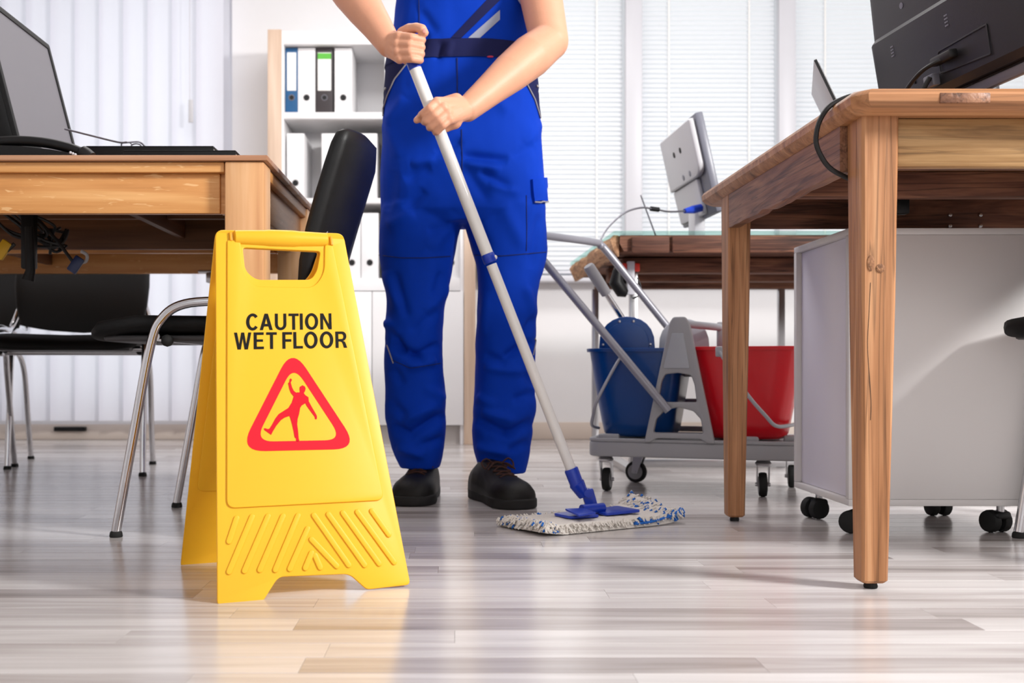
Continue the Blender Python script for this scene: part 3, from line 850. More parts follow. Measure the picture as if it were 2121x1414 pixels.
# wire spectacles on the rear folder
t = thing('spectacles', 'thin grey wire spectacles lying open on the thicker black folder', 'spectacles', tuple(P(270, 302, 2.45)))
zb = P(250, 302, 2.42).z
MB().tube(cr([P(134, 267, 2.44), P(190, 281, 2.44), P(243, 294, 2.44), P(262, 295, 2.44)], 5), 0.0022, 8).build('temple', M['wire'], t)
MB().tube(cr([P(300, 303, 2.47), P(288, 294, 2.47), P(262, 295, 2.44)], 5), 0.0022, 8).build('temple', M['wire'], t)
for k in range(2):
    c = P(262 + 20 * k, 299, 2.45 + 0.02 * k)
    lp = [(c.x + 0.012 * math.cos(a_ * math.pi / 8), c.y, zb + 0.0085 + 0.007 * math.sin(a_ * math.pi / 8)) for a_ in range(17)]
    MB().tube(lp, 0.0016, 6, caps=False).build('lens_rim', M['wire'], t)

# cables and clamp under the left desk
t = thing('cable_bundle', 'tangle of black cables with a clamp hanging under the left desk', 'cables', tuple(P(60, 520, 2.5)))
for k in range(9):
    q = random.Random(k)
    x0_ = 5 + 12 * k
    pts = [P(x0_ - 30 + q.uniform(-10, 10), 440 + q.uniform(-4, 4), 2.45), P(x0_ + 10, 470 + q.uniform(-8, 25), 2.47), P(60 + q.uniform(0, 70), 492 + q.uniform(-10, 20), 2.49), P(100 + q.uniform(-10, 45), 500 + q.uniform(-25, 25), 2.5), P(130 + q.uniform(-30, 18), 470 + q.uniform(0, 50), 2.52)]
    MB().tube(cr(pts, 6), 0.0035, 8).build('cable', M['dark'], t)
MB().box(P(42, 0, 2.43).x, P(70, 0, 2.43).x, 2.43, 2.455, P(0, 556, 2.43).z, 0.7150, 0.004).build('clamp_bar', M['black'], t)
MB().tube([P(60, 470, 2.42), P(63, 560, 2.42), P(58, 580, 2.42)], [0.010, 0.011, 0.014], 10).build('clamp_tail', M['black'], t)
MB().tube([P(75, 450, 2.47), P(120, 500, 2.47), P(158, 552, 2.47)], 0.004, 8).build('cable', M['dark'], t)
MB().box(-0.012, 0.012, -0.005, 0.005, -0.02, 0.02, 0.003, M=Matrix.Translation(P(157, 548, 2.47)) @ Matrix.Rotation(0.6, 4, 'Y')).build('plug', mat('navy_plug', rgb(24, 40, 84), 0.4), t)
MB().tube(cr([P(168, 520, 2.5), P(180, 528, 2.5), P(178, 541, 2.5), P(166, 543, 2.5)], 5), 0.004, 8).build('cable_tie', M['mon_silver'], t)
MB().box(-0.013, 0.013, -0.006, 0.006, -0.022, 0.022, 0.003, M=Matrix.Translation(P(6, 517, 2.44)) @ Matrix.Rotation(0.6, 4, 'Y')).build('tag', M['tagyellow'], t)
MB().tube([P(-20, 550, 2.44), P(30, 505, 2.44)], 0.005, 8).build('cable', M['dark'], t)

# ================================================================ near desk on the right
T = thing('rustic_desk', 'reclaimed wood desk with tapered legs in the right foreground', 'desk', (1.04, 2.1, 0))
dx = -0.014     # the side runs back with a very slight drift
def drift(y): return dx * (y - 1.625)
# top: boards running across, bevelled edge, slightly cut corner
ZT, ZB = 0.776, 0.741
def top_board(y0, y1, first, last):
    xl0, xl1 = 0.606 + drift(y0), 0.606 + drift(y1)
    xr = 1.475
    c = 0.012
    def ring(z, inset):
        a0 = y0 + (inset if first else 0.0); a1 = y1 - (inset if last else 0.0)
        k = 0.020 if first else 0.0
        k2 = 0.015 if last else 0.0
        return [(xl0 + inset + k, a0, z), (xr, a0, z), (xr, a1, z), (xl1 + inset + k2, a1, z), (xl1 + inset, a1 - k2 - 0.001, z), (xl0 + inset, a0 + k + 0.001, z)]
    return MB().loft([ring(ZB, 0.016), ring(ZB + 0.006, 0.007), ring(ZB + 0.014, 0.001), ring(ZT - 0.010, 0.0), ring(ZT - 0.003, 0.004), ring(ZT, 0.009)])
ys = [1.622, 1.83, 2.04, 2.25, 2.44, 2.605]
for k in range(5):
    top_board(ys[k] + (0.0003 if k else 0), ys[k + 1] - 0.0003, k == 0, k == 4).build('top_board', M['teak_x'], T, sharp=30)
# inlaid repair piece in the front edge
MB().box(0.735, 0.812, 1.6212, 1.63, ZT - 0.024, ZT - 0.0085, 0.001).build('edge_patch', M['teak_y'], T)
def tleg(x, y, w0, d0, w1, d1, zt_=0.741, inner=1):
    # outer faces plumb, inner faces tapering to the foot
    def ring(z, w_, d_, r=0.003):
        return [(x + (0.004), y, z), (x + w_ - 0.004, y, z), (x + w_, y + 0.004, z), (x + w_, y + d_ - 0.004, z), (x + w_ - 0.004, y + d_, z), (x + 0.004, y + d_, z), (x, y + d_ - 0.004, z), (x, y + 0.004, z)]
    rings = []
    for (u) in (0.0, 0.006, 0.13, 0.33, 0.6, 1.0):
        z = 0.010 + u * (zt_ - 0.010)
        f = min(1.0, u / 0.86)
        e = 0.004 if u == 0 else 0
        rings.append([(p[0] + (e if p[0] < x + w1 / 2 else -e), p[1] + (e if p[1] < y + d1 / 2 else -e), p[2]) for p in ring(z, w1 + (w0 - w1) * f, d1 + (d0 - d1) * f)])
    lg = MB().loft(rings).build('leg', M['teak_z'], T, sharp=30)
    MB().lathe([(0.010, 0.0), (0.011, 0.003), (0.009, 0.0104)], 14, Matrix.Translation((x + w1 / 2, y + d1 / 2, 0))).build('foot_pad', M['rubber'], lg)
    return lg
L1 = tleg(0.631, 1.660, 0.058, 0.068, 0.041, 0.040)
M['knot'] = wood('leg_knot', [(0.0, rgb(84, 54, 36)), (0.5, rgb(142, 98, 66)), (1.0, rgb(176, 128, 90))], 2, 0.6, grain=160, along=90, bump=0.4, seed=2.0)
for (xk, zk, ra, rb_) in ((0.6440, 0.511, 0.0055, 0.0125), (0.6590, 0.503, 0.0070, 0.0070)):
    R = Matrix.Translation((xk, 1.6602, zk)) @ Matrix.Rotation(math.pi / 2, 4, 'X')
    v_, f_ = plate([(ra * math.cos(2 * math.pi * k / 20), rb_ * math.sin(2 * math.pi * k / 20)) for k in range(20)], (), 0.0012, 0.0004)
    MB().add(v_, f_, R).build('knot', M['knot'], L1)
MB().tube(cr([P(x_, y_, 1.660) for x_, y_ in ((1803, 585), (1800, 650), (1797, 710), (1800, 770), (1804, 830), (1803, 870))], 5), 0.00045, 6).build('crack', M['hole'], L1)
tleg(0.611, 2.405, 0.052, 0.070, 0.038, 0.042)
tleg(1.375, 1.660, 0.058, 0.068, 0.041, 0.040)
tleg(1.375, 2.405, 0.052, 0.070, 0.038, 0.042)
MB().box(0.690, 1.373, 1.672, 1.694, 0.664, 0.7405, 0.003).build('apron', M['pale_x'], T)
MB().box(0.665, 1.373, 2.445, 2.465, 0.670, 0.7405, 0.003).build('apron', M['rust_x'], T)
# side apron with a ragged waney lower edge
rg = random.Random(5); low = []
for k in range(25):
    yy = 1.729 + (2.404 - 1.729) * k / 24
    low.append((yy, 0.6645 + 0.0022 * rg.random() + (0.003 if k in (6, 7, 15) else 0)))
poly = [(1.729, 0.7405), (2.404, 0.7405)] + [(a, b_) for a, b_ in reversed(low)]
sa = MB()
n_ = len(poly)
vs = [(0.622 + drift(p[0]), p[0], p[1]) for p in poly] + [(0.644 + drift(p[0]), p[0], p[1]) for p in poly]
fs = [tuple(range(n_ - 1, -1, -1)), tuple(range(n_, 2 * n_))] + [(i, (i + 1) % n_, n_ + (i + 1) % n_, n_ + i) for i in range(n_)]
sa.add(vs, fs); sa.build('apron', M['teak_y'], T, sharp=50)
# drawer runners and braces beneath the top
dk = M['rust_x']
MB().box(0.668, 1.37, 1.86, 1.90, 0.700, 0.7405, 0.004).build('stretcher', dk, T)
MB().box(0.668, 1.37, 2.12, 2.16, 0.690, 0.7405, 0.004).build('stretcher', dk, T)
for xb in (1.28,):
    MB().box(xb, xb + 0.03, 1.91, 2.11, 0.690, 0.74, 0.003).build('drawer_runner', M['rust_x'], T)
MB().box(0.905, 0.935, 2.20, 2.225, 0.668, 0.70, 0.003).build('corner_block', M['black'], T)
for (xb, zb) in ((1.13, 0.70), (1.13, 0.675), (1.20, 0.70), (1.20, 0.675)):
    R = Matrix.Translation((xb, 2.444, zb)) @ Matrix.Rotation(math.pi / 2, 4, 'X')
    MB().lathe([(0.004, 0), (0.004, 0.003), (0.002, 0.004)], 10, R).build('bolt', M['steel'], T)
MB().ball((0.665, 2.36, 0.69), 0.007, 10).build('bolt', mat('brass', rgb(170, 130, 60), 0.3, metal=1), T)

# ---------------------------------------------------------------- big black monitor on it, seen from behind
bot_far = Vector((0.886, 2.167, 0.856)); along = Vector((0.11, -0.994, 0)).normalized()
up = Vector((-0.150, -0.016, 1.0)).normalized(); up = (up - along * up.dot(along)).normalized()
out = up.cross(along); out = out if out.x < 0 else -out          # towards -x: the back of the monitor
Fm = frame(bot_far, along, up, out)
t = thing('monitor', 'large black monitor seen from behind on the right foreground desk', 'monitor', (0.93, 1.92, 0.776))
W_, H_ = 0.56, 0.345
def prof_ring(u, v0=None):
    return u
# back shell: thick lower belly stepping to a thinner upper part
pr = [(0.0, 0.0), (0.0, 0.018), (0.012, 0.030), (0.148, 0.034), (0.158, 0.024), (H_ - 0.015, 0.016), (H_, 0.006), (H_, 0.0)]
rings = []
for (u, k) in ((0.0, 0.35), (0.006, 0.8), (0.022, 1.0), (W_ - 0.022, 1.0), (W_ - 0.006, 0.8), (W_, 0.35)):
    rings.append([(u, v, z * k) for v, z in pr])
MB().loft(rings, M=Fm).build('back_shell', M['monitor'], t, sharp=25)
MB().box(-0.002, W_ + 0.002, -0.004, H_ + 0.002, -0.014, -0.0002, 0.003, M=Fm).build('front_bezel', M['monitor_dark'], t)
MB().box(0.012, W_ - 0.012, 0.012, H_ - 0.012, -0.0165, -0.0145, M=Fm).build('screen', M['screen'], t, smooth=False)
MB().box(0.02, W_ - 0.02, -0.022, -0.0045, -0.010, 0.006, 0.002, M=Fm).build('stand_hinge', M['mon_side'], t)
# recessed port bay
u0, u1 = 0.235, 0.385
bay = plate(round_poly([(u0, 0.030), (u1, 0.022), (u1, 0.075), (u0, 0.072)], 0.004), [round_poly([(u0 + 0.003, 0.033), (u1 - 0.003, 0.025), (u1 - 0.003, 0.072), (u0 + 0.003, 0.069)], 0.004)], 0.0015, 0.0003)
MB().add(bay[0], bay[1], Fm @ Matrix.Translation((0, 0, 0.0322))).build('port_bay', M['monitor_dark'], t)
for (u, v) in ((0.085, 0.105), (0.27, 0.105)):
    g = MB()
    for k in range(4): g.box(u + 0.0001, u + 0.010, v + k * 0.006, v + k * 0.006 + 0.0028, 0.0325, 0.0338, 0.0004, M=Fm)
    g.build('vent_slots', M['mon_side'], t)
MB().box(0.145, 0.151, 0.036, 0.048, 0.031, 0.0322, 0.0004, M=Fm).build('lock_slot', M['hole'], t)
MB().lathe([(0.0055, 0.0), (0.0055, 0.003), (0.0035, 0.003), (0.003, 0.001)], 14, Fm @ Matrix.Translation((0.148, 0.018, 0.0312))).build('screw', M['steel'], t)
MB().lathe([(0.006, 0.0), (0.006, 0.002), (0.003, 0.0022)], 14, Fm @ Matrix.Translation((0.125, 0.192, 0.0215))).build('screw', M['mon_side'], t)
c = Fm @ Vector((0.28, 0.05, -0.012))
MB().tube([(c.x + 0.02, c.y, 0.785), (c.x + 0.012, c.y, 0.90)], 0.022, 14).build('neck', M['monitor'], t)
MB().lathe([(0.11, 0.7765), (0.11, 0.785), (0.10, 0.79), (0.03, 0.80)], 30, Matrix.Translation((c.x + 0.05, c.y, 0))).build('stand_base', M['monitor'], t)

t = thing('monitor_cable', 'black cable plugged into the back of the big black monitor', 'cable', tuple(P(1985, 160, 1.8)))
pl = [Fm @ Vector(q) for q in ((0.275, 0.050, 0.034), (0.262, 0.046, 0.058), (0.225, 0.036, 0.070), (0.17, 0.008, 0.075), (0.125, -0.03, 0.070))]
pl = pl + [Vector((pl[-1].x - 0.004, pl[-1].y, 0.783))]
MB().tube(cr(pl, 7), 0.004, 10).build('cable', M['dark'], t)
MB().box(0.236, 0.300, 0.044, 0.060, 0.0345, 0.052, 0.004, M=Fm).build('plug', M['dark'], t)
MB().box(0.205, 0.236, 0.012, 0.034, 0.0345, 0.050, 0.003, M=Fm).build('plug_body', M['mon_side'], t)
MB().box(0.180, 0.206, 0.004, 0.016, 0.0345, 0.048, 0.003, M=Fm).build('plug_shell', M['lid'], t)
pl = [Fm @ Vector(q) for q in ((0.232, 0.028, 0.052), (0.222, 0.0, 0.066), (0.21, -0.03, 0.06))]
MB().tube(cr(pl, 6), 0.0045, 10).build('cable', M['dark'], t)
# loop of cable hanging over the left edge
pts = [(0.72, 1.83, 0.781), (0.655, 1.80, 0.781), (0.618, 1.785, 0.7815), (0.594, 1.775, 0.772), (0.578, 1.77, 0.735), (0.583, 1.765, 0.700), (0.600, 1.76, 0.676), (0.616, 1.755, 0.667), (0.634, 1.75, 0.655)]
pts = [(0.73, 1.80, 0.7805), (0.66, 1.79, 0.7805), (0.622, 1.78, 0.7812)] + [tuple(P(x_, y_, d_)) for x_, y_, d_ in ((1764, 197, 1.70), (1722, 214, 1.715), (1698, 248, 1.72), (1690, 290, 1.722), (1699, 320, 1.722), (1716, 345, 1.72), (1738, 360, 1.72))] + [(0.640, 1.745, 0.655), (0.66, 1.78, 0.66)]
pts = pts[3:]
pts = [(0.68, 1.76, 0.7812), (0.635, 1.745, 0.7812)] + [tuple(P(x_, y_, d_)) for x_, y_, d_ in ((1764, 199, 1.722), (1722, 217, 1.724), (1698, 250, 1.726), (1690, 290, 1.726), (1699, 320, 1.726), (1716, 345, 1.726), (1738, 360, 1.728))] + [(0.645, 1.738, 0.656), (0.68, 1.78, 0.668)]
o = MB().tube(cr(pts, 7), 0.0042, 10).build('power_cable', M['dark'])
tag(o, 'black cable looping over the left edge of the foreground desk', 'cable')

# ---------------------------------------------------------------- laptop lid behind
ax = Vector((0.30, 0.954, 0)).normalized()
t1 = Vector((0.7715, 2.30, 1.018)); b1 = Vector((0.868, 2.275, 0.792))
eu = (t1 - b1).normalized(); nn = eu.cross(ax).normalized()
Fl = frame(b1, ax, (eu - ax * eu.dot(ax)).normalized(), nn)
t = thing('laptop', 'open grey laptop seen from behind at the back of the foreground desk', 'laptop', (0.95, 2.42, 0.776))
LH = (t1 - b1).length
MB().box(0, 0.30, 0, LH, -0.004, 0.003, 0.0015, M=Fl).build('lid', M['lid'], t)
MB().box(0.008, 0.292, 0.008, LH - 0.008, 0.0032 if nn.x > 0 else -0.0055, 0.0045 if nn.x > 0 else -0.0042, M=Fl).build('screen', M['monitor_dark'], t, smooth=False)
MB().box(-0.0012, 0.0002, 0.002, LH - 0.002, -0.003, 0.0028, M=Fl).build('lid_edge', M['monitor_dark'], t, smooth=False)
Fb = frame((b1.x + 0.012, b1.y, 0.777), ax, Vector((ax.y, -ax.x, 0)), Vector((0, 0, 1)))
MB().box(0, 0.30, 0.0, 0.21, 0.0, 0.014, 0.003, M=Fb).build('keyboard_base', M['lid'], t)
MB().box(0.02, 0.28, 0.02, 0.11, 0.0142, 0.0165, 0.001, M=Fb).build('keys', M['monitor_dark'], t)

# ================================================================ mobile cabinet
t = thing('mobile_cabinet', 'pale grey mobile cabinet on castors under the foreground desk', 'cabinet', (1.0, 2.4, 0))
CX0, CX1, CY0, CY1, CZ0, CZ1 = 0.808, 1.185, 2.20, 2.56, 0.062, 0.638
MB().box(CX0, CX1, CY0, CY0 + 0.018, CZ0 + 0.014, CZ1 - 0.014, 0.001).build('side_panel', M['cabinet'], t)
MB().box(CX0, CX1, CY1 - 0.018, CY1, CZ0 + 0.014, CZ1 - 0.014, 0.001).build('side_panel', M['cabinet'], t)
MB().box(CX0, CX1, CY0, CY1, CZ1 - 0.0138, CZ1, 0.0015).build('top_panel', M['cabinet'], t)
MB().box(CX0, CX1, CY0, CY1, CZ0, CZ0 + 0.0138, 0.0015).build('bottom_panel', M['cabinet'], t)
MB().box(CX1 - 0.016, CX1 - 0.002, CY0 + 0.018, CY1 - 0.018, CZ0 + 0.014, CZ1 - 0.014).build('back_panel', M['cabinet'], t)
MB().box(CX0 + 0.012, CX0 + 0.022, CY0 + 0.019, CY1 - 0.019, CZ0 + 0.0145, CZ1 - 0.0145, 0.001).build('tambour_door', M['lavender'], t)
def castor(x, y, rz, r=0.024, z1=CZ0):
    """twin-wheel castor: two half-round black wheels on a stem"""
    c = bpy.data.objects.new('castor', None); COL.objects.link(c); c.parent = t
    c.matrix_parent_inverse = wm(t).inverted()
    c.location = (x, y, 0); c.rotation_euler = (0, 0, rz); c.empty_display_size = 0.02
    for s in (-1, 1):
        R = Matrix.Rotation(math.pi / 2, 4, 'Y')
        o = MB().lathe([(r * 0.5, -0.011), (r * 0.92, -0.009), (r, -0.003), (r, 0.006), (r * 0.9, 0.009)], 20, Matrix.Translation((s * 0.015, 0.012, r)) @ R).build('wheel', M['rubber'], None)
        o.parent = c
    o = MB().box(-0.022, 0.022, -0.012, 0.022, r + 0.004, r + 0.022, 0.008, 3).build('hood', M['black'], None); o.parent = c
    o = MB().tube([(0, 0, r + 0.018), (0, 0, z1)], 0.008, 12).lathe([(0.02, z1 - 0.004), (0.02, z1)], 16).build('stem', M['steel'], None); o.parent = c
for (x, y, rz) in ((0.845, 2.245, 0.9), (1.145, 2.245, 0.35), (0.838, 2.47, 1.9), (1.135, 2.50, 0.1)): castor(x, y, rz)

# ================================================================ rustic desk in the background
t = thing('background_desk', 'dark rustic plank desk with a glass top in front of the window', 'desk', (1.1, 3.85, 0))
NY, FY = 3.36, 4.34
DZ0, DZ1 = 0.716, 0.772
xl = lambda y: 0.515 - 0.03 * (y - NY)
rg = random.Random(3)
bounds = [NY, 3.56, 3.75, 3.95, 4.14, FY]
for k in range(5):
    y0, y1 = bounds[k] + 0.001, bounds[k + 1] - 0.001
    # hewn plank: the left end is ragged
    ring_b, ring_t = [], []
    N = 7
    for j in range(N + 1):
        yy = y0 + (y1 - y0) * j / N
        e = rg.uniform(-0.008, 0.008)
        ring_b.append((xl(yy) + e + 0.012, yy, DZ0 + rg.uniform(0, 0.006))); ring_t.append((xl(yy) + e, yy, DZ1 - rg.uniform(0.0, 0.006)))
    rb = ring_b + [(1.95, y1, DZ0), (1.95, y0, DZ0)]; rt = ring_t + [(1.95, y1, DZ1), (1.95, y0, DZ1)]
    mid = [((a[0] + b_[0]) / 2 - 0.008 if i <= N else 1.95, a[1], (a[2] + b_[2]) / 2) for i, (a, b_) in enumerate(zip(rb, rt))]
    MB().loft([rb, mid, rt]).build('plank', M['rust_x'] if k else M['rust_x'], t, sharp=20)
# ragged end-grain cap along the left edge
cap = []
for z, inset in ((DZ0 - 0.012, 0.012), (DZ0 + 0.01, -0.006), (DZ1 - 0.02, -0.010), (DZ1 - 0.002, 0.0)):
    r_ = []
    for j in range(17):
        yy = NY + 0.012 + (FY - NY - 0.024) * j / 16
        r_.append((xl(yy) - 0.022 + inset + rg.uniform(-0.006, 0.006), yy, z + rg.uniform(-0.003, 0.003)))
    cap.append(r_ + [(xl(FY) - 0.006, FY - 0.012, z), (xl(NY) - 0.006, NY + 0.012, z)])
MB().loft(cap).build('end_board', M['rust_y'], t, sharp=20)
# front edge split by cracks, carrier beams beneath
for k, (a, b_) in enumerate(((0.545, 0.665), (0.672, 0.86), (0.866, 1.20), (1.206, 1.60))):
    MB().box(a, b_, NY - 0.016, NY - 0.0003, DZ0 - 0.004, DZ1 - 0.008 + 0.004 * (k % 2), 0.006).build('edge_board', M['rust_x'], t)
for yy in (3.52, 3.86, 4.20):
    MB().box(0.545, 1.92, yy, yy + 0.07, DZ0 - 0.05, DZ0 - 0.0005, 0.004).build('beam', M['rust_x'], t)
g = plate(round_poly([(0.49, NY - 0.01), (1.95, NY - 0.01), (1.95, FY + 0.01), (0.455, FY + 0.01)], 0.01), (), 0.010, 0.002)
MB().add(g[0], g[1], Matrix.Translation((0, 0, DZ1 + 0.0005))).build('glass_top', M['glass_top'], t)
for (x, y) in ((0.575, 3.50), (0.545, 4.24), (1.287, 4.24), (1.88, 3.50)):
    MB().box(x - 0.013, x + 0.013, y - 0.013, y + 0.013, 0.022, DZ0 - 0.051, 0.003).build('leg', M['steel'], t)
MB().box(0.555, 0.60, 3.46, 4.27, 0.0, 0.022, 0.003).build('foot_bar', M['steel'], t)
MB().box(0.60, 1.86, 3.72, 3.76, 0.004, 0.030, 0.003).build('foot_bar', M['steel'], t)
MB().box(1.86, 1.90, 3.46, 4.27, 0.0, 0.022, 0.003).build('foot_bar', M['steel'], t)
MB().box(1.265, 1.31, 4.20, 4.28, 0.0, 0.022, 0.003).build('foot_bar', M['steel'], t)
# clamp-on power box below its near left corner
t = thing('socket_box', 'black and red socket box with a white post under the rustic desk', 'socket box', tuple(P(1300, 560, 3.46)))
q = P(1306, 560, 3.46)
MB().box(q.x - 0.011, q.x + 0.013, 3.455, 3.475, P(0, 610, 3.46).z, P(0, 541, 3.46).z, 0.002).build('white_post', M['pvc'], t)
for s in (-1, 1):
    c = P(1306 + s * 13, 554, 3.47)
    MB().box(c.x - 0.009, c.x + 0.009, 3.458, 3.476, c.z - 0.014, c.z + 0.014, 0.005).build('red_switch', M['red'], t)
c0_ = P(1288, 535, 3.50); c1_ = P(1276, 598, 3.45)
MB().box(-0.026, 0.026, -0.02, 0.02, -0.03, 0.03, 0.008, M=Matrix.Translation((c0_.x, 3.50, 0.655))).build('adapter', M['black'], t)
MB().tube([c1_ + Vector((0.006, 0, 0.06)), c1_ + Vector((0, 0, 0.02)), c1_ + Vector((0.02, 0, -0.01)), c1_ + Vector((0.035, 0, -0.016))], [0.016, 0.024, 0.022, 0.012], 14).build('adapter_body', M['black'], t)
MB().tube(cr([P(1320, 575, 3.46), P(1327, 595, 3.46), P(1322, 612, 3.46), P(1310, 618, 3.46)], 5), 0.003, 8).build('cable', M['dark'], t)

# silver-backed monitor on it
top_near, top_far, bot_near = Vector((0.783, 3.52, 1.192)), Vector((0.760, 3.915, 1.192)), Vector((0.858, 3.50, 0.865))
ex = (top_far - top_near).normalized(); ez = (top_near - bot_near); ez = (ez - ex * ez.dot(ex)); H_ = ez.length; ez.normalize()
nb = ex.cross(ez); nb = nb if nb.x < 0 else -nb
Fm = frame(bot_near, ex, ez, nb)
t = thing('monitor', 'silver-backed monitor on the rustic desk by the window', 'monitor', (0.83, 3.7, 0.783))
W_ = 0.41
MB().box(0, W_, 0, H_, -0.02, 0.008, 0.006, M=Fm).build('housing', M['mon_side'], t)
sh = round_poly([(0.05, H_ * 0.40), (W_ - 0.012, H_ * 0.40), (W_ - 0.012, H_ - 0.012), (0.012, H_ - 0.012), (0.012, H_ * 0.46)], [0.03, 0.01, 0.01, 0.01, 0.02])
v_, f_ = plate(sh, (), 0.022, 0.006); MB().add(v_, f_, Fm @ Matrix.Translation((0, 0, 0.008))).build('back_cover', M['mon_silver'], t)
v_, f_ = plate(round_poly([(0.09, 0.01), (W_ - 0.03, 0.01), (W_ - 0.02, H_ * 0.395), (0.09, H_ * 0.395)], 0.01), (), 0.014, 0.004); MB().add(v_, f_, Fm @ Matrix.Translation((0, 0, 0.008))).build('lower_cover', M['mon_silver'], t)
for (u, v, dkm) in ((0.17, 0.74, 'hole'), (0.25, 0.74, 'hole'), (0.12, 0.47, 'mon_side'), (0.20, 0.47, 'mon_side')):
    MB().lathe([(0.010, 0.0), (0.010, 0.0025), (0.005, 0.003)], 14, Fm @ Matrix.Translation((u, v * H_, 0.0292))).build('screw', M[dkm], t)
MB().box(0.012, W_ - 0.012, 0.012, H_ - 0.012, -0.0215, -0.0195, M=Fm).build('screen', M['screen'], t, smooth=False)
cb = Fm @ Vector((0.20, 0.03, 0.0))
MB().box(cb.x - 0.03, cb.x + 0.008, cb.y - 0.05, cb.y + 0.05, 0.80, cb.z + 0.01, 0.008).build('neck', M['mon_silver'], t)
MB().lathe([(0.105, 0.783), (0.105, 0.792), (0.09, 0.797), (0.03, 0.802)], 30, Matrix.Translation((cb.x, cb.y, 0))).build('stand_base', M['mon_silver'], t)
t = thing('video_cable', 'thin grey video cable with a blue plug behind the silver-backed monitor', 'cable', tuple(P(1330, 440, 3.55)))
MB().tube(cr([P(1418, 437, 3.56), P(1385, 438, 3.52), P(1355, 433, 3.48), P(1328, 430, 3.45), P(1295, 440, 3.42), P(1265, 465, 3.40), P(1247, 490, 3.38), P(1240, 515, 3.37)], 6), 0.0032, 8).build('cable', M['wire'], t)
MB().tube([P(1348, 432, 3.475), P(1364, 434, 3.49)], 0.008, 10).build('ferrite', M['black'], t)
MB().tube([P(1418, 437, 3.56), P(1436, 434, 3.585), P(1452, 430, 3.60)], [0.008, 0.014, 0.013], 10).build('plug', M['vga'], t)
o = MB().tube([P(1365, 506.5, 3.75), P(1327, 404, 3.75)], [0.003, 0.0022], 8).box(P(1365, 0, 3.75).x - 0.015, P(1365, 0, 3.75).x + 0.015, 3.735, 3.765, 0.783, 0.789, 0.002).build('antenna', M['wire'])
tag(o, 'thin grey antenna rod leaning on the rustic desk', 'antenna')

# ================================================================ mop trolley
u = Vector((0.943, -0.333, 0)); v = Vector((0.333, 0.943, 0)); zz = Vector((0, 0, 1))
FL = Vector((0.36, 2.985, 0))
Ft = frame(FL, u, v, zz)              # trolley frame: x along its length, y across, z up
LN, WD = 0.575, 0.37
t = thing('mop_trolley', 'grey double mop trolley on four castors behind the foreground desk', 'trolley', tuple(FL + u * LN / 2 + v * WD / 2))
v_, f_ = plate(round_poly([(0, 0), (LN, 0), (LN, WD), (0, WD)], 0.045, 6), (), 0.042, 0.006)
MB().add(v_, f_, Ft @ Matrix.Translation((0, 0, 0.102))).build('platform', M['cartgrey'], t)
lip = plate(round_poly([(0, 0), (LN, 0), (LN, WD), (0, WD)], 0.045, 6), [round_poly([(0.018, 0.018), (0.018, WD - 0.018), (LN - 0.018, WD - 0.018), (LN - 0.018, 0.018)], 0.035, 6)], 0.010, 0.003)
MB().add(lip[0], lip[1], Ft @ Matrix.Translation((0, 0, 0.1435))).build('rim', M['cartgrey'], t)
for (x, y) in ((0.06, 0.012), (LN - 0.14, 0.012), (LN - 0.02, 0.10)):
    MB().box(x - 0.03, x + 0.03, y - 0.004, y + 0.014, 0.143, 0.165, 0.006, M=Ft).build('bucket_stop', M['cartgrey'], t)
def trolley_castor(x, y, rz):
    c = bpy.data.objects.new('castor', None); COL.objects.link(c); c.parent = t; c.empty_display_size = 0.02
    c.matrix_parent_inverse = wm(t).inverted()
    q = Ft @ Vector((x, y, 0)); c.location = (q.x, q.y, 0); c.rotation_euler = (0, 0, rz)
    R = Matrix.Translation((0, 0.016, 0.033)) @ Matrix.Rotation(math.pi / 2, 4, 'Y')
    for nm, prof, m_ in (('wheel', [(0.024, -0.011), (0.031, -0.010), (0.033, -0.005), (0.033, 0.005), (0.031, 0.010), (0.024, 0.011)], M['rubber']), ('hub', [(0.010, -0.0125), (0.023, -0.0115), (0.023, 0.0115), (0.010, 0.0125)], M['cartgrey'])):
        o = MB().lathe(prof, 24, R).build(nm, m_, None); o.parent = c
    f = MB()
    for s in (-1, 1):
        f.prism([(-0.012, 0.085), (0.020, 0.085), (0.026, 0.030), (0.008, 0.028)], s * 0.0155 - 0.0012, s * 0.0155 + 0.0012, frame((0, 0, 0), (0, 1, 0), (0, 0, 1), (1, 0, 0)))
    f.box(-0.0165, 0.0165, -0.012, 0.020, 0.083, 0.087, 0.001)
    f.lathe([(0.020, 0.087), (0.022, 0.092), (0.018, 0.098), (0.012, 0.102)], 18)
    o = f.build('fork', M['steel'], None); o.parent = c
    o = MB().tube([(-0.02, 0.016, 0.033), (0.02, 0.016, 0.033)], 0.005, 10).build('axle', M['steel'], None); o.parent = c
for (x, y, rz) in ((0.045, 0.045, -0.35), (LN - 0.10, 0.045, -0.2), (0.10, WD - 0.06, 1.1), (LN - 0.035, WD - 0.06, -0.25)): trolley_castor(x, y, rz)

